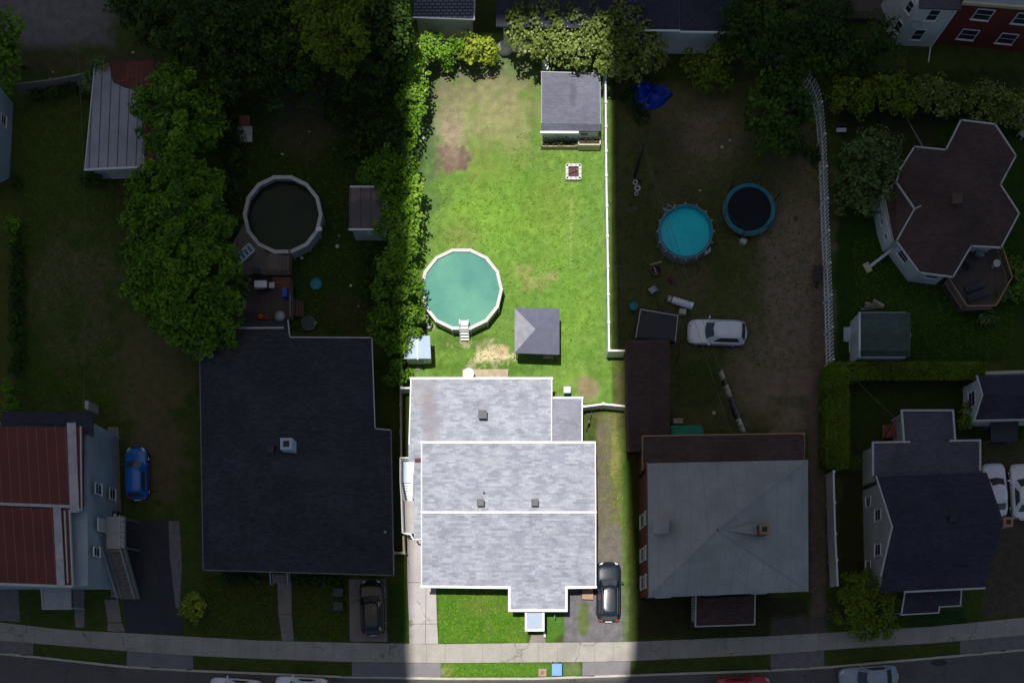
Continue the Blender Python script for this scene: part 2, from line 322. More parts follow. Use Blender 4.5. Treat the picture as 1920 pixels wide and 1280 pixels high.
# ------------------------------------------------------------- ground
def vn(x, y, seed):
    r = np.random.default_rng(seed).random((256, 256)); xi = np.floor(x).astype(int); yi = np.floor(y).astype(int)
    fx = x-xi; fy = y-yi; fx = fx*fx*(3-2*fx); fy = fy*fy*(3-2*fy); g = lambda a, b: r[a % 256, b % 256]
    return (g(xi,yi)*(1-fx)+g(xi+1,yi)*fx)*(1-fy)+(g(xi,yi+1)*(1-fx)+g(xi+1,yi+1)*fx)*fy
def fbm(x, y, sc_, seed, oc=4):
    o = 0; a = .5; tt = 0
    for i in range(oc): o = o+a*vn(x*sc_*2**i+31, y*sc_*2**i+17, seed+i); tt += a; a *= .55
    return o/tt
KERB = [(-400,1195),(0,1225),(70,1232),(235,1250),(360,1257),(480,1262),(650,1269),(830,1272),(1000,1272),(1180,1266),(1440,1257),(1560,1250),(1800,1229),(1920,1218),(2400,1170)]
SWT = [(-400,1135),(0,1166),(120,1180),(240,1186),(480,1200),(650,1204),(820,1207),(1050,1204),(1170,1203),(1440,1192),(1630,1181),(1750,1174),(1920,1157),(2400,1105)]
SWB = [(-400,1170),(0,1200),(120,1210),(240,1220),(350,1228),(480,1234),(650,1240),(830,1242),(1100,1240),(1190,1238),(1440,1226),(1630,1212),(1750,1205),(1920,1190),(2400,1142)]
def yat(line, x): return np.interp(x, [p[0] for p in line], [p[1] for p in line])
ax = np.concatenate([[-900,-300,-120,-60], np.arange(-43, 43.01, .16), [60,120,300,900]])
ay = np.concatenate([[-900,-300,-120,-40,-15], np.arange(-8, 52.01, .16), [70,120,300,900]])
X, Y = np.meshgrid(ax, ay); PX = X*PPM+NX; PY = NY-Y*PPM
n1 = fbm(X, Y, .25, 1); n2 = fbm(X, Y, 1.1, 9); n3 = fbm(X, Y, 4, 21, 3)
C = np.zeros(X.shape+(3,)); C[:] = (.062,.085,.018)
def lay(mask, c): 
    global C
    mask = np.clip(mask, 0, 1)[..., None]; C = C*(1-mask)+np.array(c)*mask
def ss(a, b, x): t_ = np.clip((x-a)/(b-a), 0, 1); return t_*t_*(3-2*t_)
def ell(cx, cy, rx, ry, soft=.5, k=1, nz=.6, rot=0):
    dx, dy = PX-cx, PY-cy; c_, s_ = math.cos(rot), math.sin(rot); u = (dx*c_+dy*s_)/rx; v = (-dx*s_+dy*c_)/ry
    d = np.sqrt(u*u+v*v)+(n2-.5)*nz*1.6+(n3-.5)*nz*.9; return (1-ss(1-soft, 1+soft*.3, d))*k
def rect(x0, y0, x1, y1, soft=8, k=1, nz=8):
    e = (n2-.5)*nz*2
    return ss(0, soft, PX-x0+e)*ss(0, soft, x1-PX+e)*ss(0, soft, PY-y0+e)*ss(0, soft, y1-PY+e)*k
lay((n1-.35)*1.3, (.07,.095,.018)); lay(ss(.5, .7, n2)*.4, (.035,.07,.01))
DIRT = (.25,.175,.122); DD = (.13,.09,.055)
# top left gravel yard and soil
lay(rect(-900,-900,225,100,30,1,25), (.15,.135,.125)); lay(rect(-900,85,320,150,30,.8,25), (.09,.07,.04)); lay(ell(90,30,110,60,.6,.6), (.19,.18,.18))
# far left lawns
lay(ell(140,560,95,130,.5,.6), (.17,.13,.08)); lay(ell(130,590,50,70,.7,.7), (.06,.09,.016)); lay(ell(285,700,90,140,.6,.8), (.14,.115,.055)); lay(ell(300,850,55,110,.5,.75), (.14,.10,.06))
lay(rect(-900,330,32,800,8,.6,6), (.09,.1,.02)); lay(rect(360,600,372,1000,6,.5), (.06,.08,.015)); lay(ell(250,300,90,140,.6,.6), (.04,.04,.015))
# middle-left yard
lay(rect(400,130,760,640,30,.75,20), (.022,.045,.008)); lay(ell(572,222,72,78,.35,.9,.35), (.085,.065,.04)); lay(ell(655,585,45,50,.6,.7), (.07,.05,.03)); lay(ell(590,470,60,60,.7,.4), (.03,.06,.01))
# sunlit lot
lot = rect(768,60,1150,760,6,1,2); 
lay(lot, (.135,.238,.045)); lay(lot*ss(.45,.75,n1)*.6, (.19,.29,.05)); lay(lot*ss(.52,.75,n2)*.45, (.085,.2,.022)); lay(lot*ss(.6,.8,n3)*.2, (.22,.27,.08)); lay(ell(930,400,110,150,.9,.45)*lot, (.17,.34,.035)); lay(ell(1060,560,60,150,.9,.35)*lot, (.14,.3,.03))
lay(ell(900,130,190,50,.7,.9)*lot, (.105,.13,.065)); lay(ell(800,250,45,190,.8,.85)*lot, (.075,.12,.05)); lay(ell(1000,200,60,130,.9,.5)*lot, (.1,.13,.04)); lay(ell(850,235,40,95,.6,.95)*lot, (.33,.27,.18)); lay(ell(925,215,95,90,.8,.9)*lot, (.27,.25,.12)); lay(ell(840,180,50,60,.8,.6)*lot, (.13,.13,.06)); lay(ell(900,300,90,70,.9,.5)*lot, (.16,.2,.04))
lay(ell(925,170,70,40,.8,.4)*lot, (.2,.17,.1)); lay(ell(845,300,34,38,.5,1,1.1)*lot, (.15,.105,.08)); lay(ell(848,270,16,60,.7,.7)*lot, (.26,.19,.13)); lay(ell(865,440,45,30,.7,.5)*lot, (.18,.18,.06))
lay(ell(1010,530,35,16,.7,.8,.9)*lot, (.28,.26,.1)); lay(ell(1035,520,16,10,.7,.8,.9)*lot, (.3,.25,.12)); lay(ell(985,505,25,12,.7,.6,.9)*lot, (.28,.26,.1))
lay(ell(1010,380,60,60,.7,.4)*lot, (.14,.2,.03)); lay(ell(920,662,44,24,.2,1,1.7), (.6,.5,.31)); lay(ell(945,656,18,13,.3,1,.8), (.5,.38,.22)); lay(ell(1103,725,24,26,.6,.9,.8), (.26,.19,.12))
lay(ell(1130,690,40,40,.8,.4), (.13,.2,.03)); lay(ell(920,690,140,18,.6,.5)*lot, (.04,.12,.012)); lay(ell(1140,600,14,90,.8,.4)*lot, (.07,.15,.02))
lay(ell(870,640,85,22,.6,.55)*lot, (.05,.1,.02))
for yy in np.arange(375, 505, 7.5): lay(ell(1070,yy,3.5,3,.4,.8,.5), (.3,.34,.12))
for yy in np.arange(350, 520, 14): lay(ell(1028,yy,5,4,.7,.4,.5), (.2,.22,.06))
lay(rect(1115,770,1178,1080,8,1,6), (.12,.12,.045)); lay(ell(1150,850,18,70,.7,.8,.9), (.24,.22,.07)); lay(ell(1140,1000,30,70,.6,.6), (.16,.15,.09)); lay(rect(1160,770,1174,1240,5,.7,4), (.1,.17,.03))
lay(rect(1056,1100,1180,1206,4,1,4), (.155,.145,.15)); lay(rect(1116,980,1176,1120,8,.8,6), (.15,.135,.12)); lay(ell(1094,1160,10,46,.6,.9,.9), (.1,.14,.03)); lay(rect(1118,780,1150,1000,8,.8,8), (.14,.115,.09)); lay(rect(1164,770,1180,1240,5,.8,4), (.09,.15,.03)); lay(ell(1035,1172,26,34,.3,1), (.07,.16,.02))
# front yards
lay(rect(820,1095,990,1206,3,1,2), (.06,.15,.014)); lay(rect(820,1095,990,1206,3,1,2)*ss(.48,.7,n2)*.8, (.1,.15,.03)); lay(ell(900,1130,40,26,.8,.5), (.14,.16,.04)); 
lay(rect(820,1240,1090,1272,5,1,3), (.07,.17,.02)); lay(ell(838,1256,14,12,.6,.8), (.25,.25,.1)); lay(ell(1075,1252,22,14,.6,.5), (.18,.16,.1))
lay(rect(380,1070,655,1200,10,.8,10), (.055,.055,.012)); lay(ell(600,1160,60,30,.7,.5), (.045,.08,.01)); lay(rect(725,1090,765,1205,4,.8,3), (.025,.06,.01))
# right yard, mostly trodden earth
yr = rect(1150,150,1552,812,10,1,8); lay(yr, (.105,.105,.038)); lay(ell(1300,430,130,120,.8,.5), (.07,.085,.022)); lay(ell(1430,230,90,60,.8,.5), (.06,.08,.02)); lay(ell(1490,560,80,330,.5,.85), DIRT); lay(ell(1320,250,110,80,.7,.8), (.22,.155,.105)); lay(ell(1270,330,60,60,.7,.5), DD)
lay(ell(1440,330,90,70,.7,.7), (.075,.08,.025)); lay(ell(1350,520,70,50,.8,.6), (.07,.085,.022)); lay(ell(1320,720,60,60,.6,.85), (.055,.075,.018)); lay(ell(1290,520,50,60,.7,.6), (.15,.11,.06)); lay(ell(1420,700,60,110,.6,.75), (.24,.17,.11))
lay(ell(1235,270,60,60,.7,.6), (.055,.055,.025)); lay(rect(1515,500,1552,1200,8,.9,6), (.17,.12,.09)); lay(ell(1200,430,35,140,.7,.6), (.07,.075,.022)); lay(ell(1450,1000,20,200,.7,.3), DIRT)
lay(rect(1195,1115,1520,1200,8,.9,6), (.045,.04,.018)); lay(ell(1340,1190,140,14,.6,.5), (.045,.07,.015)); lay(rect(1440,1150,1552,1260,10,.8,6), (.11,.095,.08))
lay(ell(1345,215,24,12,.7,.4), (.2,.2,.19))
# far right
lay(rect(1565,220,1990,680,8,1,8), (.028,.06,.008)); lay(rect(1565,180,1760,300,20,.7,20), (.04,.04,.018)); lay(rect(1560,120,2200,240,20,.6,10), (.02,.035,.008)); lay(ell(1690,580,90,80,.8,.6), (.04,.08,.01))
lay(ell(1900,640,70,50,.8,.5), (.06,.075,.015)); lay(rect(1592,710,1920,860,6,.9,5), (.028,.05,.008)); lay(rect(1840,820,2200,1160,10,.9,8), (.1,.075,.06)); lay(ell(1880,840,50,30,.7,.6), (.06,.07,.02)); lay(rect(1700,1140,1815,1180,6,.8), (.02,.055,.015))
lay(rect(1572,880,1620,1080,6,.8), (.035,.035,.012)); lay(rect(1585,0,1690,45,5,.7), (.12,.085,.07)); lay(ell(1400,110,80,20,.6,.7), (.07,.045,.035))
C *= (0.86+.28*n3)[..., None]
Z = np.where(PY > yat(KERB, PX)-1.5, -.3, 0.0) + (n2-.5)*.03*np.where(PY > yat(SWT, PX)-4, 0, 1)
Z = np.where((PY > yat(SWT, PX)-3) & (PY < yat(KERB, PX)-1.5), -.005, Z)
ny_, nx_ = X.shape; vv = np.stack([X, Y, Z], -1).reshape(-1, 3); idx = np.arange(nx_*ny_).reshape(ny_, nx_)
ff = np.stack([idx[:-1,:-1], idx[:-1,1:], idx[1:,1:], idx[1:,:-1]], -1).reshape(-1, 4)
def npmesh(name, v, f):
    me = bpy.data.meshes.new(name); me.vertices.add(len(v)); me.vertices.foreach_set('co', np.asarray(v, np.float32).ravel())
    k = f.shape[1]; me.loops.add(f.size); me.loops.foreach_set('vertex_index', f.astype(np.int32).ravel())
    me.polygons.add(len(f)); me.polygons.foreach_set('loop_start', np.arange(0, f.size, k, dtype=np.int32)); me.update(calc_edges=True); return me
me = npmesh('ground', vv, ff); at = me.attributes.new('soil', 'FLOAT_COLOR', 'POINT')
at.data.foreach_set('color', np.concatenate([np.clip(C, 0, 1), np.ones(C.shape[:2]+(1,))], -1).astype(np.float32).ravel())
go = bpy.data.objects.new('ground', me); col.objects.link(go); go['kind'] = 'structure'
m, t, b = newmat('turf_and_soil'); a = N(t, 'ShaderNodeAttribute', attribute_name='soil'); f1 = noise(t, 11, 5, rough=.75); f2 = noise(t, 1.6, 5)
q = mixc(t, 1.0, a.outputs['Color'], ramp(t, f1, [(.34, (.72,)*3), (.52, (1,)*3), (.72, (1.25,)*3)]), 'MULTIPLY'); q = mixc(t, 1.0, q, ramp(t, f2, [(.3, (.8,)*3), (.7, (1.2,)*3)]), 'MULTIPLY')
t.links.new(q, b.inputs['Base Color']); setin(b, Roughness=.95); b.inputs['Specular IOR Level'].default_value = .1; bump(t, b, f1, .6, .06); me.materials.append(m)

# ------------------------------------------------------------- paving
def sheet(name, mat, pts, z, t_=.1, **k):
    mb = MB(); mb.slab([(*W(*p), z) for p in pts], t_); return struct(mb, name, mat, **k)
xs = list(range(-600, 2601, 40))
mb = MB()
for a_, b_ in zip(xs[:-1], xs[1:]): mb.slab([(*W(a_, yat(KERB, a_)+1), -.11), (*W(b_, yat(KERB, b_)+1), -.11), (*W(b_, 1500), -.11), (*W(a_, 1500), -.11)], .15)
struct(mb, 'road', M['road'])
mb = MB()
for a_, b_ in zip(xs[:-1], xs[1:]):
    low = any(u-10 < (a_+b_)/2 < v+10 for u, v in ((-20,60),(235,370),(655,825),(1090,1185),(1440,1545),(1800,2000)))
    z = -.06 if low else .03
    mb.slab([(*W(a_, yat(KERB, a_)-2.5), z), (*W(b_, yat(KERB, b_)-2.5), z), (*W(b_, yat(KERB, b_)+1.8), z), (*W(a_, yat(KERB, a_)+1.8), z)], .3)
struct(mb, 'kerb', M['kerb'])
mb = MB(); x = -600
while x < 2600:
    a_, b_ = x+.3, x+34.7
    if 1170 < x < 1182: b_ -= 0
    mb.slab([(*W(a_, yat(SWT, a_)), .022), (*W(b_, yat(SWT, b_)), .022), (*W(b_, yat(SWB, b_)), .018), (*W(a_, yat(SWB, a_)), .018)], .12); x += 35
struct(mb, 'sidewalk', M['concrete'])
mb = MB()
for a_, b_ in zip(xs[:-1], xs[1:]): mb.slab([(*W(a_, yat(SWT, a_)+.4), .008), (*W(b_, yat(SWT, b_)+.4), .008), (*W(b_, yat(SWB, b_)-.4), .004), (*W(a_, yat(SWB, a_)-.4), .004)], .1)
struct(mb, 'sidewalk_bed', M['pathc'])
def apron(x0, x1, mat='apron'):
    mb = MB(); n = 12
    for i in range(n):
        a_ = x0+(x1-x0)*i/n; b_ = x0+(x1-x0)*(i+1)/n
        mb.slab([(*W(a_, yat(SWB, a_)+.6), .018), (*W(b_, yat(SWB, b_)+.6), .018), (*W(b_, yat(KERB, b_)-2.7), .012), (*W(a_, yat(KERB, a_)-2.7), .012)], .06)
    struct(mb, 'driveway_apron', M[mat])
apron(-30, 62, 'gravel'); apron(238, 362); apron(660, 826, 'apron'); apron(1092, 1182); apron(1445, 1545, 'gravel'); apron(1800, 2000, 'gravel')
sheet('driveway', M['newasphalt'], [(222,975),(335,975),(340,1060),(345,1189),(236,1184),(230,1100)], .012)
sheet('driveway_edge', M['gravel'], [(316,976),(336,976),(341,1060),(337,1140),(330,1140),(318,1040)], .016)
def slabs(name, mat, quads, z):
    mb = MB()
    for q in quads: mb.slab([(*W(*p), z) for p in q], .1)
    struct(mb, name, M[mat])
slabs('driveway', 'pathc', [[(654,1085),(724,1085),(725,1125),(655,1125)],[(655,1126),(725,1126),(726,1202),(656,1202)]], .014)
slabs('driveway', 'drive_con', [[(763,1000),(792,1000),(792,1090.6),(764,1090.6)],[(764,1091.4),(798.6,1091.4),(797.8,1168.6),(767,1168.6)],[(799.4,1091.4),(817,1091.4),(819.5,1168.6),(798.6,1168.6)],[(767,1169.4),(797.8,1169.4),(797,1206),(767.5,1206)],[(798.6,1169.4),(819.5,1169.4),(821.5,1206),(797.8,1206)]], .014)
sheet('grass_strip', go.data.materials[0], [(0,0),(0,0.1),(0.1,0)], -.4) if False else None
slabs('path', 'pathc', [[(520,1093),(546,1093),(547,1150),(522,1150)],[(522,1151),(547,1151),(551,1200),(529,1200)]], .014)
slabs('path', 'pathc', [[(996,1190),(1020,1190),(1024,1204.5),(992,1204.5)]], .014)
slabs('path', 'pathc', [[(136,1105),(158,1105),(158,1176),(142,1176)]], .012)
slabs('path', 'pathc', [[(196,1124),(222,1124),(228,1166),(202,1166)],[(202,1167.5),(229,1167.5),(235,1184),(201,1182)]], .012)
slabs('path', 'pathc', [[(202,800),(222,800),(232,1120),(208,1120)]], .010)
slabs('driveway', 'gravel', [[(-60,1105),(34,1105),(38,1166),(-60,1158)]], .010)
mb = MB(); mb.lathe((*W(1761,1241),-.106), [(.62,-.02),(.62,.008),(.5,.012),(.01,.012)], 24, sy=.45); single(mb, 'manhole_cover', M['black'], 'dark oval drain cover in the road near the right kerb', 'manhole', 1761, 1241)

# ------------------------------------------------------------- foliage
def clump_leaves(lobes, dens, size, seed, csize=.55, flat=.75):
    """lobes: (x, y, ztop, r_px) -> leaves spread over many small clumps on each lobe"""
    g = np.random.default_rng(seed); cen = []; nor = []; var = []
    for (px, py, zt, rp) in lobes:
        r = rp/PPM*(HC-zt)/HC; rz = min(r*.9, zt*.48); zc = zt-rz; cx, cy = W(px, py, zt-rz*.5)
        nc = max(6, int(3.6*r*r/(csize*csize)))
        d = g.normal(size=(nc, 3)); d[:, 2] = np.abs(d[:, 2])*1.0-.25; d /= np.linalg.norm(d, axis=1)[:, None]
        rad = (.62+.42*g.random(nc)**.7)[:, None]*(1+.18*np.sin(d[:, :1]*5+seed)+.12*np.sin(d[:, 1:2]*9+seed*2))
        cc = np.array([cx, cy, zc])+d*rad*np.array([r, r, rz])
        for c_, dd in zip(cc, d):
            cr = csize*(.6+.8*g.random()); k = int(dens*cr*cr*(.6+.8*g.random())); bv = np.clip(.45+.2*g.normal(), .05, .95)
            e = g.normal(size=(k, 3)); e /= np.linalg.norm(e, axis=1)[:, None]+1e-9; e[:, 2] = e[:, 2]*.8+.2
            pts = c_+e*cr*(.5+.55*g.random((k, 1)))*np.array([1, 1, .8]); cen.append(pts); nor.append(e*.6+dd*.5+g.normal(size=(k, 3))*.45+np.array([0,0,flat])); var.append(np.clip(bv+.17*g.normal(size=k), 0, 1))
    cen = np.concatenate(cen); nor = np.concatenate(nor); var = np.concatenate(var)
    nor /= np.linalg.norm(nor, axis=1)[:, None]; n = len(cen); cen[:, 2] = np.maximum(cen[:, 2], .05)
    t1 = np.cross(nor, g.normal(size=(n, 3))); t1 /= np.linalg.norm(t1, axis=1)[:, None]; t2 = np.cross(nor, t1)
    s1 = (size*(.6+.8*g.random(n)))[:, None]; s2 = s1*(.55+.3*g.random((n, 1)))
    v = np.stack([cen-t1*s1, cen-t2*s2+nor*s1*.15, cen+t1*s1, cen+t2*s2+nor*s1*.15], 1).reshape(-1, 3)
    return v, np.arange(n*4).reshape(-1, 4), np.repeat(var, 4)
def leafobj(name, data, mat, parent):
    v, f, va = data; O = wloc(parent); me = npmesh(name, v-np.array(O), f); a = me.attributes.new('var', 'FLOAT', 'POINT'); a.data.foreach_set('value', va.astype(np.float32)); me.materials.append(mat)
    o = bpy.data.objects.new(name, me); col.objects.link(o); o.parent = parent; return o
SEED = [100]
def plant(name, cat, label, lobes, mat, dens=95, size=.15, csize=.55, bloom=None, group=None, trunk=.16, parts=('crown', 'trunk'), flat=.75):
    SEED[0] += 1; sx = sum(l[0] for l in lobes)/len(lobes); sy = sum(l[1] for l in lobes)/len(lobes); zt = max(l[2] for l in lobes)
    r0 = thing(name, label, cat, 0, 0, 0, group); c_ = W(sx, sy, zt*.6); r0.location = (c_[0], c_[1], 0)
    leafobj(parts[0], clump_leaves(lobes, dens, size, SEED[0], csize, flat), M[mat], r0)
    mb = MB(); q = random.Random(SEED[0]); b0 = Vector((c_[0], c_[1], -.1)); fork = Vector((c_[0]+q.uniform(-.1,.1), c_[1]+q.uniform(-.1,.1), zt*.32))
    mb.tube([b0, b0+Vector((0, 0, .35)), fork], [trunk*1.5, trunk, trunk*.75], 9)
    for l in lobes:
        e = P(l[0], l[1], l[2]*.72); mid = fork.lerp(e, .5)+Vector((q.uniform(-.2,.2), q.uniform(-.2,.2), .15*zt*.3)); mb.tube([fork-Vector((0,0,.1)), mid, e], [trunk*.6, trunk*.4, trunk*.12], 6)
        for k in range(3):
            an = q.uniform(0, 6.28); rr = l[3]/PPM*.7; mb.tube([mid, mid.lerp(e, .5)+Vector((math.cos(an)*rr*.4, math.sin(an)*rr*.4, 0)), e+Vector((math.cos(an)*rr, math.sin(an)*rr, q.uniform(-.2,.1)))], [trunk*.35, trunk*.2, trunk*.05], 5)
    mb.build(parts[1], M['bark'], r0, smooth=True)
    if bloom:
        bl = [(x_, y_, z_, r_) for x_, y_, z_, r_ in bloom[1]]; d = clump_leaves(bl, bloom[2], bloom[3], SEED[0]+500, .22, .9); leafobj('blossom', d, M[bloom[0]], r0)
    return r0
def shrub(label, lobes, mat, cat='shrub', name='shrub', **k):
    k.setdefault('trunk', .05); k.setdefault('size', .11); k.setdefault('csize', .38); k.setdefault('dens', 140)
    return plant(name, cat, label, lobes, mat, parts=('foliage', 'stem'), **k)
# ------------------------------------------------------------- buildings
def W3(p): return P(*p)
def roof(parent, name, mat, facets, t_=.16, label=None, O=None):
    mb = MB()
    for f_ in facets: mb.slab([P(*p) for p in f_], t_)
    return mb.build(name, M[mat], parent, O=O, label=label)
def trim(parent, name, mat, lines, wd=.14, h=.16, dz=.02, label=None):
    for ln in lines:
        mb = MB()
        for a_, b_ in zip(ln[:-1], ln[1:]):
            A, B = P(*a_), P(*b_); d = (B-A).normalized()*wd*.48; mb.bar(A-d+Vector((0,0,dz)), B+d+Vector((0,0,dz)), wd, h)
        o = mb.build(name, M[mat], parent, label=label)
    return o
def walls(parent, mat, eaves, d=.3, z0=-.1, name='wall', drop=.14, label=None):
    """eaves: polygon of (x, y, z) at the roof edge"""
    z = min(p[2] for p in eaves)-drop; xy = inset([W(*p) for p in eaves], d)
    mb = MB(); mb.prism(xy, z0, z); o = mb.build(name, M[mat], parent, label=label); return o, xy
def gable(parent, mat, x0, x1, y0, y1, ze, zr, axis='x', name='gable_wall'):
    """triangular wall prism under a ridge; coordinates in metres"""
    mb = MB()
    if axis == 'x': pts = [[(x, y0, ze), (x, y1, ze), (x, (y0+y1)/2, zr)] for x in (x0, x1)]
    else: pts = [[(x0, y, ze), (x1, y, ze), ((x0+x1)/2, y, zr)] for y in (y0, y1)]
    n = 0; mb.v = pts[0]+pts[1]; mb.f = [[0,1,2],[3,5,4],[0,3,4,1],[1,4,5,2],[2,5,3,0]]
    return mb.build(name, M[mat], parent)
def window(parent, a, b, u, zc, wd=.9, h=1.1, door=False, frame='white', name=None):
    """a, b: ends of the wall line in metres, outside on the right of a->b"""
    A = Vector((*a[:2], 0)); B = Vector((*b[:2], 0)); d = (B-A).normalized(); n = Vector((d.y, -d.x, 0)); c = A.lerp(B, u)
    rz = math.atan2(d.y, d.x); mb = MB(); f = .07
    for s_ in (-1, 1): mb.box(c+d*s_*(wd/2-f/2)+n*.01+Vector((0,0,zc)), (f, .07, h), rz)
    for s_ in (-1, 1): mb.box(c+n*.011+Vector((0,0,zc+s_*(h/2-f/2))), (wd-2*f, .07, f), rz)
    if not door: mb.box(c+n*.018+Vector((0,0,zc)), (wd-2*f, .03, .04), rz); mb.box(c+n*.04+Vector((0,0,zc-h/2-.03)), (wd+.1, .1, .05), rz)
    fr = mb.build(name or ('door' if door else 'window'), M[frame], parent)
    pb = MB(); pb.box(c+n*.005+Vector((0,0,zc)), (wd-2*f-.004, .04, h-2*f-.004), rz); pb.build('panel' if door else 'pane', M['offwhite' if door else 'glass'], fr)
    if door: MB().box(c+d*(wd*.32)+n*.07+Vector((0,0,zc)), (.05, .07, .05), rz).build('handle', M['steel'], fr)
    return fr
def autowin(parent, xy, specs):
    a = sum(xy[i][0]*xy[(i+1) % len(xy)][1]-xy[(i+1) % len(xy)][0]*xy[i][1] for i in range(len(xy)))
    for i, us, zc, wd, h, door in specs:
        p, q_ = xy[i % len(xy)], xy[(i+1) % len(xy)]
        if a < 0: p, q_ = q_, p
        for u in us: window(parent, p, q_, u, zc, wd, h, door)
def vent(parent, x, y, z, s=.42, h=.45, mat='black', name='roof_vent'):
    c = P(x, y, z); mb = MB(); mb.box((c.x, c.y, z-h*.5), (s*.75, s*.75, h)); mb.box((c.x, c.y, z), (s, s, .12)); return mb.build(name, M[mat], parent, bevel=.02)
def chimney(parent, x, y, z, s, h, mat='brick', cap='stone'):
    c = P(x, y, z); mb = MB(); mb.box((c.x, c.y, z-h/2), (s, s, h)); ch = mb.build('chimney', M[mat], parent)
    mb = MB()
    for sx, sy, w1, w2 in ((-1,0,.22,1),(1,0,.22,1),(0,-1,.56,.22),(0,1,.56,.22)): mb.box((c.x+sx*s*.39, c.y+sy*s*.39, z+.04), (s*w1*1.0, s*w2, .1))
    mb.build('cap', M[cap], ch); MB().box((c.x, c.y, z+.012), (s*.5, s*.5, .03)).build('flue', M['black'], ch); return ch
def railing(parent, pts, h, mat='white', step=.18, name='railing', bar_=.04):
    """pts: (x, y) in metres with base z"""
    mb = MB()
    for a_, b_ in zip(pts[:-1], pts[1:]):
        A, B = Vector(a_), Vector(b_); n = max(1, int((B-A).length/step))
        mb.bar(A+Vector((0,0,h)), B+Vector((0,0,h)), .08, .06); mb.bar(A+Vector((0,0,.12)), B+Vector((0,0,.12)), .05, .05)
        for i in range(n+1):
            c = A.lerp(B, i/n); mb.box(c+Vector((0,0,h/2)), (bar_, bar_, h-.06))
    return mb.build(name, M[mat], parent)

# --- the sunlit house
h = thing('siding_house', 'long house with light grey shingle roof and white gutters, standing in the bright lit lot', 'house', 950, 960)
roof(h, 'roof', 'light_shingle', [[(790,828,3.6),(1115,828,3.6),(1117,960,5.6),(790,960,5.6)], [(790,960,5.6),(1117,960,5.6),(1117,1100,3.6),(1062,1100,3.6),(955,1100,3.6),(790,1098,3.6)], [(955,1100,3.6),(1062,1100,3.6),(1062,1144,3.3),(955,1144,3.3)]], .14)
roof(h, 'rear_roof', 'light_shingle', [[(770,708,3.05),(1035,708,3.05),(1035,834,3.4),(766,834,3.4)], [(766,834,3.4),(796,834,3.4),(796,1006,3.1),(776,1006,3.0),(776,865,3.2),(766,865,3.2)]], .14)
roof(h, 'annex_roof', 'annex_shingle', [[(1036,745,2.5),(1092,745,2.5),(1092,834,2.7),(1036,834,2.7)]], .14)
roof(h, 'porch_roof', 'paleblue', [[(986,1147,2.7),(1019,1147,2.7),(1019,1181,2.6),(986,1181,2.6)]], .1)
_, xy = walls(h, 'siding_white', [(790,828,3.6),(1115,828,3.6),(1117,1099,3.6),(790,1098,3.6)], .3)
autowin(h, xy, [(1, (.3,.7), 1.9, 1.0, 1.1, False), (2, (.75,.92), 1.8, 1.2, 1.2, False), (3, (.3,), 1.8, 1, 1.1, False)])
x0, y0 = W(790,1098,3.6); x1, y1 = W(1115,828,3.6); gable(h, 'siding_white', x0+.3, x1-.3, y0+.3, y1-.3, 3.3, 5.35)
_, xy = walls(h, 'siding_white', [(955,1090,3.3),(1062,1090,3.3),(1062,1144,3.3),(955,1144,3.3)], .28, name='front_wall'); autowin(h, xy, [(2, (.82,), 1.7, .8, 1.2, False), (2, (.42,), 1.1, .95, 2.1, True)])
_, xy = walls(h, 'siding_white', [(770,708,3.05),(1035,708,3.05),(1035,830,3.05),(770,830,3.05)], .25, name='rear_wall'); autowin(h, xy, [(0, (.45,), 1.15, .95, 2.1, True), (0, (.2,.75), 1.8, 1.1, 1.0, False), (1, (.4,), 1.8, .9, 1, False)])
_, xy = walls(h, 'siding_white', [(1020,745,2.5),(1092,745,2.5),(1092,832,2.5),(1020,832,2.5)], .22, name='annex_wall'); autowin(h, xy, [(1, (.4,), 1.1, .9, 2.0, True)])
trim(h, 'gutter', 'white', [[(770,709,3.1),(1035,709,3.1)]], .15); trim(h, 'gutter', 'white', [[(790,829,3.66),(1115,829,3.66)]], .15); trim(h, 'gutter', 'white', [[(1036,745.5,2.56),(1092,745.5,2.56)]], .15)
trim(h, 'ridge_cap', 'white', [[(790,960,5.68),(1117,960,5.68)]], .13, .1)
trim(h, 'gutter', 'white', [[(790,1099,3.62),(955,1101,3.62),(955,1144,3.33),(1062,1144,3.33),(1062,1101,3.62),(1117,1100,3.62)]], .17)
trim(h, 'barge_board', 'white', [[(1034.5,710,3.08),(1034.5,826,3.4)],[(1091.5,748,2.53),(1091.5,826,2.7)],[(770.5,710,3.08),(767,832,3.42)],[(790.5,832,3.66),(790.5,958,5.62)],[(790.5,962,5.62),(790.5,1096,3.64)],[(1116,832,3.66),(1117,958,5.62)],[(1117,962,5.62),(1117,1098,3.64)]], .08, .12)
trim(h, 'porch_frame', 'white', [[(986,1147,2.74),(986,1181,2.64),(1019,1181,2.64),(1019,1147,2.74)]], .14, .14)
mb = MB()
for px in (987, 1018): c = P(px, 1179, 2.6); mb.box((c.x, c.y, 1.25), (.1, .1, 2.5))
c = P(1002, 1166, 2.6); mb.box((c.x, c.y+.2, .15), (1.3, 1.5, .3)); mb.build('porch_step', M['white'], h)
vent(h, 905, 777, 3.75, .62, .5); vent(h, 901, 942, 5.85, .5, .5); vent(h, 1003, 942, 5.85, .5, .5)
mb = MB(); c = P(907, 922, 5.5); mb.tube([(c.x, c.y, 4.9), (c.x, c.y, 5.5)], .07, 10); mb.build('vent_pipe', M['black'], h)
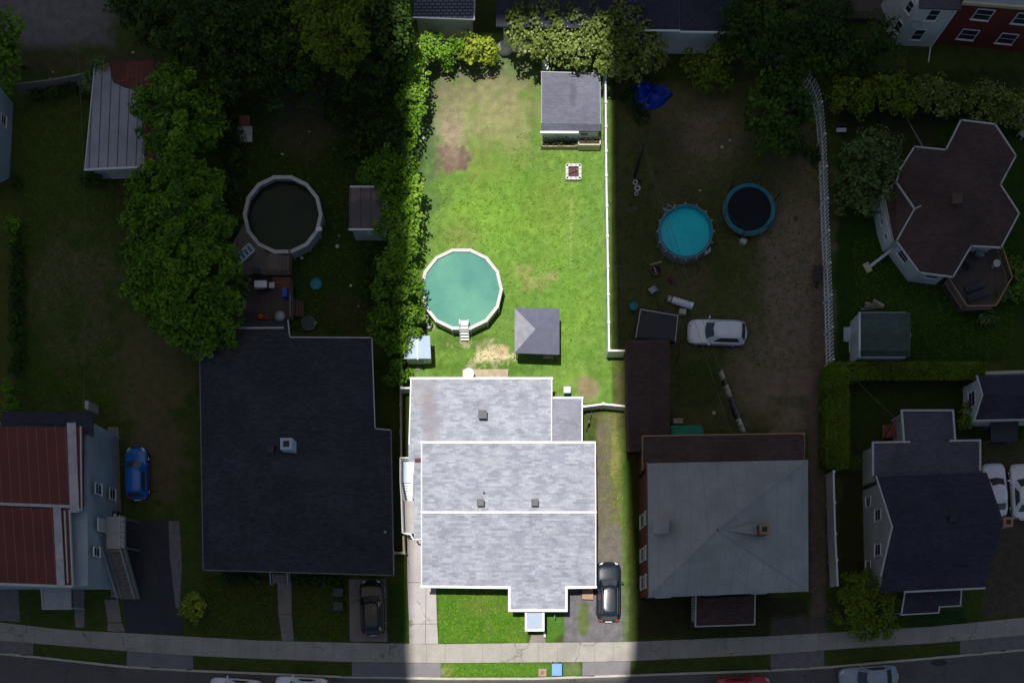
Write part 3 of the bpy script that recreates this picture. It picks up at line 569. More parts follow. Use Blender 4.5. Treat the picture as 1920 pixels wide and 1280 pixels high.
# side porch with stairs
zf = 1.3; A, B = W(751,860,zf), W(792,1012,zf)
mb = MB(); mb.prism([W(752,861,zf), W(792,861,zf), W(792,905,zf), W(752,905,zf)], zf-.12, zf); mb.build('side_landing', M['bluewhite'], h); mb = MB(); mb.prism([W(754,938,zf), W(792,938,zf), W(792,1000,zf), W(756,1000,zf)], zf-.12, zf)
pf = mb.build('side_porch', M['drive_con'], h)
for c_ in ((753,863),(753,903),(757,998),(755,940)): x_, y_ = W(*c_, zf); MB().box((x_, y_, zf/2-.06), (.12, .12, zf-.12)).build('porch_post', M['white'], pf)
mb = MB()
for i in range(7): a_ = 906+i*4.6; mb.prism([W(754,a_,1.1-i*.1), W(773,a_,1.1-i*.1), W(773,a_+4.2,1.1-i*.1), W(754,a_+4.2,1.1-i*.1)], 1.04-i*.13, 1.1-i*.13)
mb.build('stair', M['steel'], pf)
def v3(x, y, z): return P(x, y, z)
railing(pf, [v3(776,862,zf), v3(753,862,zf), v3(753,905,zf), v3(755,938,zf), v3(757,1001,zf)], .95); railing(pf, [v3(775,888,zf), v3(775,935,zf)], .95); railing(pf, [v3(757,1001,zf), v3(772,1003,zf), v3(777,1013,zf), v3(792,1013,zf)], .95, name='railing')
MB().box(P(784,862,3.45), (.5, .22, .16)).build('ridge_vent', M['maroon'], h)
mb = MB(); mb.slab([(*W(867,692,.5),.5), (*W(953,692,.5),.5), (*W(953,716,.5),.5), (*W(867,716,.5),.5)], .12)
for px in (870,910,950): x_, y_ = W(px,694,.5); mb.box((x_, y_, .19), (.1, .1, .38))
mb.build('rear_deck', M['tan_wood'], h)
mb = MB(); c = P(879,703,.8); mb.lathe((c.x, c.y, .5), [(.22,0),(.06,.04),(.05,.66),(.4,.7),(.42,.74),(.38,.76)], 24); single(mb, 'round_table', M['plate'], 'round white table on the small wooden deck behind the bright house', 'table', 879, 703, .5, smooth=False)

# --- dark hip-roof house
h = thing('hip_roof_house', 'large dark charcoal hip-roofed house with a pale square chimney, left of the bright lot', 'house', 550, 850)
c_ = dict(a=(440,601,3.3), b=(540,601,3.3), b2=(543,632,3.3), c=(697,633,3.3), n=(374,634,3.3), d=(703,803,3.3), e=(733,806,3.3), f=(738,1078,3.3), g=(381,1068,3.3), i=(372,640,3.3), i2=(376,602,3.3), r1=(522,792,7.2), r2=(524,898,7.2), q=(572,935,6.4))
roof(h, 'roof', 'dark_shingle', [[c_[k] for k in f_] for f_ in (('n','c','r1'), ('n','r1','r2','g'), ('c','d','q','r1'), ('r1','q','r2'), ('d','e','q'), ('e','f','q'), ('q','f','r2'), ('r2','f','g'))], .16)
roof(h, 'rear_roof', 'dark_shingle', [[(376,602,2.95),(540,601,2.95),(543,640,3.5),(375,640,3.5)]], .14)
_, xy = walls(h, 'siding_grey', [c_[k] for k in ('i2','b','b2','c','d','e','f','g')], .4)
autowin(h, xy, [(6, (.3,.85), 1.7, 1.3, 1.2, False), (6, (.58,), 1.15, 1, 2.1, True), (7, (.2,.45,.7), 1.7, 1.1, 1.2, False), (2, (.3,.7), 1.7, 1.1, 1.2, False), (3, (.5,), 1.7, 1, 1.2, False)])
trim(h, 'gutter', 'offwhite', [[c_[k] for k in ('b','b2','c','d','e')]], .08, .12); trim(h, 'gutter', 'grey_wood', [[c_[k] for k in ('e','f','g','n')]], .08, .12)
chimney(h, 537, 832, 7.9, .8, 1.6, 'bluewhite', 'bluewhite'); vent(h, 507, 842, 7.2, .5, .6); vent(h, 587, 806, 6.5, .25, .5); vent(h, 722, 997, 4.1, .16, .3, 'steel')
mb = MB(); mb.slab([(*W(511,1076,.5),.5), (*W(541,1076,.5),.5), (*W(541,1092,.5),.5), (*W(511,1092,.5),.5)], .5); st = mb.build('front_step', M['pathc'], h)
for px in (511, 543): railing(st, [v3(px,1074,.5), v3(px+2,1097,.2)], .9, 'steel', .3, 'handrail')
# rear deck round the murky pool
dk = thing('wooden_deck', 'wooden deck joining the dark-roofed house to the murky round pool', 'deck', 490, 540)
mb = MB(); mb.slab([(*W(430,470,1.3),1.3), (*W(456,420,1.3),1.3), (*W(470,440,1.3),1.3), (*W(500,474,1.3),1.3), (*W(547,480,1.3),1.3), (*W(547,515,1.3),1.3), (*W(432,515,1.3),1.3)], .15); up = mb.build('upper_platform', M['deck'], dk)
mb = MB(); mb.slab([(*W(432,517,.7),.7), (*W(549,517,.7),.7), (*W(549,600,.7),.7), (*W(432,600,.7),.7)], .15); mb.build('lower_platform', M['deck_dark'], dk)
railing(dk, [v3(500,516,1.3), v3(547,516,1.3), v3(547,476,1.3)], .95, 'brown_wood', .2); railing(dk, [v3(430,600,.7), v3(432,517,.7), v3(432,470,1.3)], .9, 'brown_wood', .2); railing(dk, [v3(549,600,.7), v3(549,560,.7)], .9, 'grey_wood', .2)
mb = MB()
for i in range(4): mb.prism([W(511,519+i*5,1.2-i*.1), W(543,519+i*5,1.2-i*.1), W(543,523+i*5,1.2-i*.1), W(511,523+i*5,1.2-i*.1)], 1.08-i*.12, 1.14-i*.12)
mb.build('stair', M['red_wood'], dk)
mb = MB()
for i in range(4): mb.prism([W(550+i*4.5,562,.5), W(554+i*4.5,562,.5), W(554+i*4.5,592,.5), W(550+i*4.5,592,.5)], .5-i*.13, .56-i*.13)
mb.build('side_stair', M['brown_wood'], dk)
mb = MB()
for px, py in ((435,474),(545,483),(545,512),(435,512)): x_, y_ = W(px,py,1.3); mb.box((x_, y_, .57), (.12, .12, 1.14))
mb.build('post', M['brown_wood'], dk)

# --- brick house with grey hip roof
h = thing('brick_house', 'red brick house under a grey metal pyramid roof, right of the bright lot', 'house', 1360, 990)
E = [(1213,868,6.2),(1515,862,6.2),(1516,1108,6.2),(1215,1120,6.2)]; pk = (1345,993,8.8)
mb = MB(); 
for i in range(4): mb.slab([P(*E[i]), P(*E[(i+1) % 4]), P(*pk)], .16)
rf = mb.build('roof', M['galv'], h)
ob = MB()
for e in E: ob.bar(P(*e)+Vector((0,0,.03)), P(*pk)+Vector((0,0,.05)), .1, .05)
ob.build('hip_cap', M['steel'], rf)
_, xy = walls(h, 'brick', E, .22)
nw = P(1213,868,6.2); L0 = (xy[3], xy[0])
for u, z, w_, hh in ((.12,4.6,1.0,1.7),(.12,1.8,1.0,1.7),(.35,4.6,1.0,1.7),(.35,1.8,1,1.7),(.63,4.6,1.0,1.7),(.63,1.8,1,1.7)): window(h, L0[0] if False else xy[0], xy[3], 1-u, z, w_, hh)
autowin(h, xy, [(2, (.15,.82), 4.6, 1.1, 1.5, False), (2, (.15,.82), 1.8, 1.1, 1.5, False), (2, (.5,), 1.2, 1, 2.1, True), (1, (.3,.7), 4.6, 1, 1.5, False)])
trim(h, 'eaves', 'brown_wood', [[(1214,870,6.2),(1216,1119,6.2)]], .16, .18)
roof(h, 'rear_roof', 'brown_shingle', [[(1205,817,4.6),(1508,812,4.6),(1508,868,5.6),(1212,873,5.6)]], .14); trim(h, 'rear_trim', 'brownbox', [[(1205,880,4.8),(1205,817,4.65),(1508,812,4.65),(1508,860,4.9)]], .1, .14)
walls(h, 'brick', [(1205,817,4.6),(1508,812,4.6),(1508,880,4.6),(1205,880,4.6)], .3, name='rear_wall')
# hatch, flue and chimney
MB().box(P(1239,988,7.35), (1.0, 1.0, .9)).build('roof_hatch', M['galv'], rf, bevel=.03)
chimney(h, 1433, 992, 8.8, .65, 1.6, 'brown_wood', 'brownbox'); vent(h, 1345, 993, 8.85, .12, .2)
ob = MB(); ob.slab([P(1358,993,8.75), P(1422,980,8.15), P(1422,1003,8.15)], .02); ob.build('chimney_cricket', M['galv'], rf)
roof(h, 'porch_roof', 'brown_shingle', [[(1305,1121,2.9),(1415,1116,2.9),(1414,1170,2.8),(1304,1174,2.8)]], .14); trim(h, 'porch_trim', 'offwhite', [[(1305,1118,2.95),(1304,1174,2.85),(1415,1170,2.85),(1416,1114,2.95)]], .09, .14)
mb = MB()
for px, py in ((1308,1171),(1411,1167)): c = P(px, py, 2.8); mb.box((c.x, c.y, 1.3), (.12, .12, 2.6))
c = P(1360,1146,.4); mb.box((c.x, c.y, .2), (4.2, 2.0, .4)); mb.build('porch', M['brown_wood'], h)
railing(h, [v3(1297,1121,.5), v3(1297,1167,.5), v3(1301,1167,.5)], .9, 'offwhite', .22, 'railing', .08)
# long brown shed
s_ = thing('long_shed', 'long low shed with brown shingle roof between the vinyl fence and the white hatchback', 'shed', 1213, 740)
roof(s_, 'roof', 'brown_shingle', [[(1173,637,2.4),(1220,637,3.1),(1221,845,3.1),(1176,847,2.4)], [(1220,637,3.1),(1256,637,2.4),(1256,815,2.4),(1221,815,3.1)]], .12)
walls(s_, 'brown_wood', [(1173,637,2.4),(1256,637,2.4),(1256,815,2.4),(1176,845,2.4)], .2)

# --- red metal roof house at the left
h = thing('blue_sided_house', 'two-storey pale blue house with red metal roof and outside stair at the left edge', 'house', 100, 940)
roof(h, 'roof', 'red_metal', [[(-120,798,6.0),(156,800,6.0),(155,952,6.0),(-120,946,6.0)], [(-120,946,5.95),(131,953,5.95),(137,1098,5.8),(-120,1090,5.8)]], .18)
roof(h, 'rear_roof', 'black_shingle', [[(4,772,5.3),(173,771,5.3),(174,802,5.5),(174,818,5.5),(157,812,5.5),(0,803,5.5)]], .16)
trim(h, 'flashing', 'flash', [[(134,800,6.08),(140,952,6.08)]], .62, .05); trim(h, 'flashing', 'flash', [[(107,957,6.06),(114,1092,5.94)]], .55, .05); trim(h, 'flashing', 'flash', [[(-30,943,6.06),(131,949,6.06)]], .2, .06)
trim(h, 'barge_board', 'offwhite', [[(151,800,6.07),(153,952,6.07)],[(121,958,6.03),(127,1092,5.9)],[(153,955,6.05),(130,956,6.05),(136,1098,5.9)]], .09, .2); trim(h, 'gutter', 'offwhite', [[(-60,1092,5.9),(133,1099,5.9)]], .18, .2)
_, xy = walls(h, 'siding_blue', [(-110,790,5.3),(175,790,5.3),(158,800,5.7),(160,1098,5.7),(-110,1098,5.7)], .05)
wl = [W(207,800,0), W(212,1112,0)]
mb = MB(); mb.prism([W(-110,790,0), W(196,782,0), W(210,800,0), W(217,1109,0), W(-110,1092,0)], -.1, 5.2) if False else None
xr = max(p[0] for p in xy)
A_, B_ = (xr, W(0,1098,5.7)[1]+.1), (xr, W(0,800,5.7)[1])
for py, z in ((916,4.2),(926,1.7)): window(h, (xr, 0), (xr, 20), W(0,py,z)[1]/20, z, .85, 1.05)
window(h, (xr, 0), (xr, 20), W(0,1034,4.5)[1]/20, 4.5, .7, 1.0); window(h, (xr, 0), (xr, 20), W(0,985,3.3)[1]/20, 3.3, .95, 2.0, True)
# outside stair
stt = MB(); zl = 2.9; ya, yb = W(0,968,zl)[1], W(0,1028,zl)[1]
stt.box((xr+.75, (ya+yb)/2, zl-.06), (1.4, ya-yb, .12))
for yy in (ya-.1, yb+.1): stt.box((xr+1.35, yy, zl/2-.1), (.1, .1, zl-.05))
st = stt.build('landing', M['steel'], h); ns_ = 14; ye = W(0,1123,0)[1]
mb = MB()
for i in range(ns_): mb.box((xr+.75, yb-(i+.5)*(yb-ye)/ns_, zl-(i+1)*zl/(ns_+1)), (1.2, .26, .05))
mb.build('stair_tread', M['grey_wood'], st)
mb = MB()
for dx in (.1, 1.4): mb.bar((xr+dx, yb, zl-.0), (xr+dx, ye, .1), .07, .28)
mb.build('stringer', M['steel'], st); railing(st, [(xr+1.4, ya, zl), (xr+1.4, yb, zl), (xr+1.4, ye, .1)], .95, 'steel', .35); railing(st, [(xr+.1, yb, zl), (xr+.1, ye, .1)], .95, 'steel', .35)
mb = MB(); mb.slab([P(77,1100,2.6), P(133,1100,2.6), P(134,1141,2.5), P(80,1141,2.5)], .14); pr = mb.build('porch_roof', M['steel'], h); trim(h, 'porch_trim', 'offwhite', [[(77,1100,2.66),(80,1141,2.56),(134,1141,2.56)]], .09, .12)
mb = MB()
for px in (82, 131): c = P(px,1139,2.4); mb.box((c.x, c.y, 1.2), (.1,.1,2.4))
mb.build('porch_post', M['offwhite'], h)
mb = MB(); a_ = W(216,968,.8); mb.box((a_[0], a_[1], .45), (.35, .8, .8)); ac = single(mb, 'heat_pump', M['black'], 'small dark box with a pale lid against the pale blue side wall', 'heat pump', 215, 969); MB().box((a_[0]+.02, a_[1], .87), (.28, .45, .04)).build('lid', M['offwhite'], ac)
# pale shed cut by the left edge
s_ = thing('pale_blue_shed', 'pale blue shed wall cut off by the left edge above the lawn', 'shed', 0, 260)
roof(s_, 'roof', 'bluewhite', [[(-110,160,2.6),(-6,160,2.6),(-10,345,2.6),(-110,345,2.6)]], .1); mb = MB(); mb.prism([W(-110,160), W(2,165), W(25,195), W(18,334), W(2,342), W(-110,342)], -.1, 2.3); mb.build('wall', M['siding_blue'], s_); window(s_, W(18,334), W(25,195), .66, 1.3, .8, .7)
# garage with rust
s_ = thing('metal_roof_garage', 'garage with pale corrugated roof rusting red at one end, half under a tree', 'garage', 215, 230)
roof(s_, 'roof', 'pale_metal', [[(178,118,2.1),(204,118,2.14),(212,155,2.14),(235,165,2.2),(262,170,2.2),(272,312,2.2),(159,316,2.1)]], .1)
roof(s_, 'rusty_sheet', 'rust_metal', [[(205,118,2.16),(290,112,2.2),(290,314,2.2),(273,312,2.2),(263,169,2.2),(236,164,2.2),(213,154,2.16)]], .1, label='rust red end of the corrugated roof')
_, xy = walls(s_, 'siding_blue', [(178,118,2.1),(290,114,2.1),(290,313,2.1),(159,317,2.1)], .25); trim(s_, 'fascia', 'white', [[(159,318,2.14),(272,313,2.25)]], .13, .14); trim(s_, 'fascia', 'white', [[(178,118,2.14),(159,316,2.14)]], .06, .12)
autowin(s_, xy, [(2, (.45,), 0.9, 2.4, 1.7, True)])
# small rusty-roof shed
s_ = thing('small_rusty_shed', 'small shed with rust-stained flat roof and white wall, backed into the hedge row', 'shed', 686, 400)
roof(s_, 'roof', 'rust_sheet', [[(655,350,2.4),(722,350,2.4),(722,430,2.3),(655,430,2.3)]], .1); trim(s_, 'fascia', 'white', [[(655,430,2.36),(722,430,2.36)],[(658,350,2.46),(700,350,2.46)]], .12, .14)
_, xy = walls(s_, 'siding_white', [(655,350,2.3),(722,350,2.3),(722,430,2.3),(655,430,2.3)], .12); autowin(s_, xy, [(2, (.62,), 1.5, .7, .35, False)])
# garden shed of the bright lot
s_ = thing('garden_shed', 'square garden shed with grey shingle roof at the top of the bright lawn', 'shed', 1070, 200)
roof(s_, 'roof', 'mid_shingle', [[(1015,135,1.8),(1125,138,1.8),(1126,233,2.3),(1015,231,2.3)], [(1015,231,2.3),(1126,233,2.3),(1127,246,1.95),(1015,245,1.95)]], .1)
_, xy = walls(s_, 'siding_white', [(1015,135,1.8),(1125,138,1.8),(1126,246,1.9),(1015,245,1.9)], .12); autowin(s_, xy, [(2, (.3,), 0.85, .9, 1.65, True), (2, (.75,), 1.25, .7, .5, False)]); trim(s_, 'fascia', 'vinyl', [[(1015,248,1.9),(1083,248,1.9)]], .16, .16)
trim(s_, 'roof_edge', 'steel', [[(1015,135,1.84),(1125,138,1.84)],[(1015.5,136,1.85),(1015.5,231,2.34)],[(1125,139,1.85),(1126,232,2.34)]], .07, .1)
# gambrel shed
s_ = thing('gambrel_shed', 'small barn-shaped shed with green-grey roof and white front, above the clipped hedge', 'shed', 1655, 627)
g4 = [(586,2.2),(597,2.75),(627,3.0),(657,2.75),(668,2.2)]
roof(s_, 'roof', 'green_shingle', [[(1614,g4[i][0],g4[i][1]),(1707,g4[i][0],g4[i][1]),(1707,g4[i+1][0],g4[i+1][1]),(1614,g4[i+1][0],g4[i+1][1])] for i in range(4)], .08)
mb = MB(); pts = [P(1612,y_,z_-.06) for y_, z_ in g4]; q2 = [P(1700,y_,z_-.06) for y_, z_ in g4]; xa = pts[0].x; mb.v = [(xa, p.y-(.05 if i > 2 else -.05 if i < 2 else 0)-.0, p.z-.04) for i, p in enumerate(pts)]+[(xa, pts[4].y+.05, 0), (xa, pts[0].y-.05, 0)]; k = len(mb.v); mb.v += [(q2[0].x, a_[1], a_[2]) for a_ in mb.v]; mb.f = [list(range(k)), list(range(k, 2*k))[::-1]]+[[i, (i+1) % k, k+(i+1) % k, k+i] for i in range(k)]
mb.build('wall', M['siding_white'], s_); window(s_, (xa, pts[0].y), (xa, pts[4].y), .5, 1.0, 1.2, 1.9, True); trim(s_, 'fascia', 'white', [[(1612,y_,z_+.02) for y_, z_ in g4]], .12, .1)
mb = MB(); a_ = W(1592,630,.1); mb.slab([(*W(1603,613,.3),.3), (*W(1603,660,.3),.3), (*W(1592,660,.08),.08), (*W(1592,640,.08),.08), (*W(1582,640,.05),.05), (*W(1582,613,.05),.05)], .05); mb.build('ramp', M['bluewhite'], s_)
# woodpile beside it
wp = thing('lumber_pile', 'loose pile of cut boards on the grass behind the barn-shaped shed', 'lumber', 1636, 577)
for i, (x_, y_, l_, a_) in enumerate(((1626,579,1.1,.1),(1636,573,1.3,-.25),(1642,577,1.2,.05),(1645,570,.9,-.5),(1630,574,1.0,.35))): MB().box((*W(x_,y_),.08+.06*i), (l_, .2, .06), a_).build('board', M['tan_wood' if i % 2 else 'grey_wood'], wp)

# --- angular brown-roofed bungalow
h = thing('polygonal_bungalow', 'white bungalow of angled wings under one brown shingle roof, far right', 'house', 1790, 380)
pg = [(1802,225),(1866,233),(1905,292),(1890,320),(1876,346),(1911,400),(1877,464),(1821,461),(1787,519),(1724,511),(1681,452),(1715,391),(1681,342),(1686,320),(1715,275),(1774,281)]
ctr = (1795,374,3.9); mb = MB()
for i in range(len(pg)): mb.slab([P(*pg[i],2.65), P(*pg[(i+1) % len(pg)],2.65), P(*ctr)], .12)
mb.build('roof', M['brown_shingle'], h)
_, xy = walls(h, 'siding_white', [(x_, y_, 2.65) for x_, y_ in pg], .35)
for i, us in ((9,(.35,)),(8,(.6,)),(0,(.5,)),(4,(.5,)),(5,(.5,)),(15,(.4,))): autowin(h, xy, [(i, us, 1.55, 1.0, .8, False)])
trim(h, 'fascia', 'offwhite', [[(x_, y_, 2.71) for x_, y_ in pg+[pg[0]]]], .11, .16)
roof(h, 'side_roof', 'brown_shingle', [[(1656,357,2.0),(1681,342,2.5),(1715,391,2.55),(1681,450,2.5),(1676,452,2.0),(1668,420,2.0)]], .1); trim(h, 'side_fascia', 'offwhite', [[(1681,342,2.45),(1656,357,2.06),(1668,420,2.06),(1676,452,2.06)]], .09, .14)
_, xy = walls(h, 'siding_white', [(1650,360,2.0),(1690,345,2.0),(1715,391,2.0),(1690,455,2.0),(1672,455,2.0),(1661,420,2.0)], .1, name='side_wall')
autowin(h, xy, [(5, (.25,.5,.8), 1.3, .5, .5, False), (4, (.5,), 1.3, .5, .5, False)])
vent(h, 1795, 372, 4.25, .75, .6, 'brown_wood'); mb = MB(); mb.tube([P(1714,392,3.5), P(1727,386,4.0)], .05); mb.build('vent_pipe', M['offwhite'], h)
mb = MB(); mb.tube([P(1684,455,2.55), P(1672,468,.5), P(1632,499,.2)], [.1,.1,.12], 4); ds = mb.build('downspout', M['vinyl'], h); MB().box((*W(1626,502),.06), (.45, .75, .12), .5).build('splash_block', M['cream'], ds)
mb = MB(); mb.tube([P(1722,280,3.0), P(1729,273,2.2), P(1700,222,.1)], [.07,.06,.04], 6); mb.build('drain_pipe', M['grey_wood'], h)
# its deck
d_ = thing('railed_deck', 'low brown polygonal deck with railing beside the brown-roofed bungalow', 'deck', 1828, 530)
dp = [(1822,455),(1866,462),(1887,527),(1857,580),(1803,581),(1770,530),(1788,515)]
mb = MB(); mb.slab([P(x_, y_, .8) for x_, y_ in dp], .7); mb.build('platform', M['deck_dark'], d_); railing(d_, [P(x_, y_, .8) for x_, y_ in dp[1:6]], .9, 'brownbox', .17)
def lounger(x, y, a_, label):
    r0 = thing('deck_lounger', label, 'lounger', x, y, .8, 'dark loungers on the bungalow deck'); O = wloc(r0); c, s = math.cos(a_), math.sin(a_)
    def L(u, v, z): return (O.x+u*c-v*s, O.y+u*s+v*c, .8+z)
    MB().box(L(-.1,0,.33), (1.15, .56, .09), a_).build('seat', M['black'], r0, bevel=.02); MB().box(L(.68,0,.45), (.62, .56, .08), a_, ry=-.5).build('backrest', M['black'], r0, bevel=.02)
    for u in (-.5, .4):
        for v in (-.22, .22): MB().box(L(u,v,.15), (.05,.05,.28), a_).build('leg', M['steel'], r0)
lounger(1822, 540, .35, 'dark lounger nearer the bungalow wall on the railed deck'); lounger(1826, 557, .35, 'dark lounger nearer the outer rail of the railed deck')
def rtable(x, y, z, r, hh, mat, label, name='round_table', lw=.05):
    r0 = thing(name, label, 'table', x, y, z); O = wloc(r0)
    MB().lathe((O.x, O.y, z+hh-.04), [(r*.9,0),(r,.01),(r,.035),(r*.95,.045)], 28).build('tabletop', M[mat], r0); MB().lathe((O.x, O.y, z), [(r*.5,0),(r*.45,.03),(lw,.06),(lw,hh-.05)], 14).build('pedestal', M['steel'], r0)
rtable(1862, 499, .8, .28, .6, 'offwhite', 'small round pale table near the railing of the bungalow deck')
def chair(x, y, z, a_, mat, label, group=None, s=1.0, name='chair'):
    r0 = thing(name, label, 'chair', x, y, z, group); O = wloc(r0); c, sn = math.cos(a_), math.sin(a_)
    def L(u, v, zz): return (O.x+(u*c-v*sn)*s, O.y+(u*sn+v*c)*s, z+zz*s)
    MB().box(L(0,0,.42), (.5*s,.52*s,.06*s), a_).build('seat', M[mat], r0, bevel=.02); MB().box(L(-.27,0,.7), (.06*s,.52*s,.6*s), a_, ry=-.2).build('backrest', M[mat], r0, bevel=.02)
    for v in (-.27,.27): MB().box(L(0,v,.63), (.5*s,.06*s,.04*s), a_).build('armrest', M[mat], r0)
    for u in (-.2,.2):
        for v in (-.23,.23): MB().box(L(u,v,.2), (.05*s,.05*s,.4*s), a_).build('leg', M[mat], r0)
    return r0
chair(1831, 480, .8, 1.2, 'green_shingle' if False else 'lf_dark' if False else 'steel', 'grey green armchair in the shaded corner of the bungalow deck')
chair(1812, 500, .8, .6, 'dark', 'dark armchair against the bungalow wall on the deck')
chair(1911, 228, 0, 2.2, 'white', 'upper of the two white garden chairs at the right edge'); chair(1913, 255, 0, 2.4, 'white', 'lower of the two white garden chairs at the right edge')

# --- right house
h = thing('gabled_house', 'tall pale-sided gabled house with charcoal roof at the lower right', 'house', 1750, 970)
roof(h, 'roof', 'black_shingle', [[(1641,893,3.8),(1850,885,3.8),(1882,979,6.3),(1673,988,6.3)], [(1673,988,6.3),(1882,979,6.3),(1846,1101,3.7),(1651,1110,3.7)]], .16)
roof(h, 'rear_roof', 'purple_shingle', [[(1637,829,2.7),(1838,825,2.7),(1838,886,3.4),(1637,893,3.4)]], .14); roof(h, 'annex_roof', 'purple_shingle', [[(1691,769,2.4),(1787,769,2.4),(1790,827,2.6),(1695,829,2.6)]], .14)
trim(h, 'fascia', 'offwhite', [[(1695,826,2.66),(1691,769,2.46),(1787,769,2.46),(1791,824,2.66)]], .13, .16); trim(h, 'fascia', 'offwhite', [[(1705,828,2.76),(1637,829,2.76),(1637,890,3.4)],[(1782,826,2.76),(1838,825,2.76),(1838,880,3.4)]], .13, .16)
trim(h, 'barge_board', 'offwhite', [[(1643,893,3.85),(1673,987,6.35),(1652,1078,4.4)]], .1, .2); trim(h, 'gutter', 'offwhite', [[(1697,1109,3.76),(1846,1102,3.76)]], .13, .14)
_, xyb = walls(h, 'siding_grey', [(1646,900,3.7),(1853,895,3.7),(1846,1101,3.7),(1651,1108,3.7)], .2)
xs_ = [p[0] for p in xyb]; x0 = min(xs_); x1 = max(xs_)
mb = MB(); ys = [P(0,893,3.8).y-.2, P(0,983,6.3).y, P(0,1106,3.7).y+.2]; mb.v = [(x_, y_, z_) for x_ in (xyb[0][0]+.02, x1-.25) for y_, z_ in zip(ys, (3.55,6.1,3.5))]; mb.f = [[0,1,2],[3,5,4],[0,3,4,1],[1,4,5,2],[2,5,3,0]]; mb.build('gable_wall', M['siding_grey'], h)
_, xy2 = walls(h, 'siding_grey', [(1637,829,2.7),(1838,825,2.7),(1838,900,2.7),(1637,905,2.7)], .2, name='rear_wall'); walls(h, 'siding_grey', [(1691,769,2.4),(1787,769,2.4),(1790,835,2.4),(1695,835,2.4)], .15, name='annex_wall')
wa, wb = xyb[0], xyb[3]
for py in (965, 1030): window(h, (wa[0]-.02, 0), (wb[0]-.02, 0) if False else (wa[0]-.02, -20), -W(0,py,3.6)[1]/20 if False else 0, 3.6, .8, 1.1) if False else None
def westwin(x, py, z, wd, hh): window(h, (x, W(0,py,z)[1]+.5), (x, W(0,py,z)[1]-.5), .5, z, wd, hh)
for py, z in ((965,4.3),(1030,4.3)): westwin(xyb[0][0]-.0, py, z-1.1, .9, 1.1)
for py in (940,1060): westwin(xyb[0][0], py, 1.3, .8, .9)
roof(h, 'porch_roof', 'black_shingle', [[(1697,1108,2.8),(1803,1104,2.8),(1800,1136,2.7),(1762,1138,2.7),(1760,1148,2.65),(1690,1152,2.65)]], .12)
trim(h, 'porch_trim', 'offwhite', [[(1697,1110,2.85),(1690,1152,2.7),(1760,1148,2.7),(1762,1137,2.76),(1801,1135,2.76),(1803,1106,2.85)]], .09, .12)
mb = MB()
for px, py in ((1693,1149),(1757,1145),(1798,1132)): c = P(px,py,2.6); mb.box((c.x, c.y, 1.25), (.12,.12,2.5))
mb.build('porch_post', M['offwhite'], h); vent(h, 1787, 971, 6.4, .5, .6); chimney(h, 1890, 978, 6.3, .65, 2.0, 'brownbox', 'brownbox'); MB().box(P(1746,1118,2.9), (.12,.12,.12)).build('roof_lamp', M['red'], h)
mb = MB()
for i in range(5): mb.box((*W(1683-i*5,806,.8),.8-i*.15), (.24, 1.0, .06))
sp = mb.build('rear_stair', M['red_wood'], h); railing(sp, [v3(1686,788,.8), v3(1672,792,.6), v3(1655,822,.2)], .9, 'red_wood', .2)
# small garage right
s_ = thing('gabled_garage', 'small white garage with dark gable roof at the right edge beyond the hedge', 'garage', 1880, 745)
roof(s_, 'roof', 'black_shingle', [[(1833,705,2.9),(1990,700,2.9),(1990,738,3.9),(1842,740,3.9)], [(1842,740,3.9),(1990,738,3.9),(1990,785,2.7),(1828,788,2.7)]], .12)
trim(s_, 'fascia', 'offwhite', [[(1832,704,2.95),(1842,740,3.95),(1827,788,2.76),(1990,785,2.76)]], .1, .16)
_, xy = walls(s_, 'siding_white', [(1834,706,2.7),(1990,702,2.7),(1990,785,2.7),(1834,788,2.7)], .12); x0 = min(p[0] for p in xy); ya, yb = max(p[1] for p in xy), min(p[1] for p in xy)
gable(s_, 'siding_white', x0+.01, x0+4, yb, ya, 2.4, 3.7); window(s_, (x0, ya), (x0, yb), .45, 1.5, 1.2, 1.1); 
MB().slab([(*W(1848,696,1.6),1.6), (*W(1990,692,1.6),1.6), (*W(1990,698,1.6),1.6), (*W(1848,702,1.6),1.6)], 1.65).build('rear_wall', M['stone'], s_)
mb = MB(); mb.slab([P(1858,792,1.6), P(1910,790,1.6), P(1908,828,1.5), P(1858,828,1.5)], .1); cp = single(mb, 'black_canopy', M['black'], 'black flat canopy standing under the eave of the small gabled garage', 'canopy', 1884, 810)
for px, py in ((1861,796),(1906,794),(1861,824),(1905,824)): x_, y_ = W(px,py,1.5); MB().box((x_, y_, .72), (.06,.06,1.44)).build('leg', M['steel'], cp)
# --- houses along the top
h = thing('blue_grey_roof_house', 'building with blue-grey dashed shingle roof cut by the top edge', 'house', 838, 5)
roof(h, 'roof', 'blue_shingle', [[(780,-60,4.2),(892,-60,4.2),(889,36,3.4),(775,32,3.4)]], .14); walls(h, 'siding_grey', [(775,-60,3.3),(890,-60,3.3),(889,36,3.3),(775,33,3.3)], .2); trim(h, 'gutter', 'steel', [[(775,33,3.44),(889,37,3.44)],[(889,36,3.46),(892,-60,4.2)]], .1, .12)
h = thing('navy_roof_house', 'house with near-black navy roof and white wall behind the lilac bushes', 'house', 1200, 20)
roof(h, 'roof', 'black_shingle', [[(930,-70,4.4),(1274,-70,4.4),(1274,57,3.4),(930,50,3.4)], [(1276,-70,4.4),(1371,-70,4.4),(1371,60,3.3),(1276,59,3.3)]], .14)
_, xy = walls(h, 'siding_white', [(935,-60,3.3),(1371,-60,3.3),(1371,60,3.3),(935,57,3.3)], .35); trim(h, 'gutter', 'white', [[(1200,57,3.46),(1274,58,3.46)],[(1277,60,3.36),(1371,61,3.36)]], .12, .12); autowin(h, xy, [(2, (.1,.25), 1.8, 1, .9, False)])
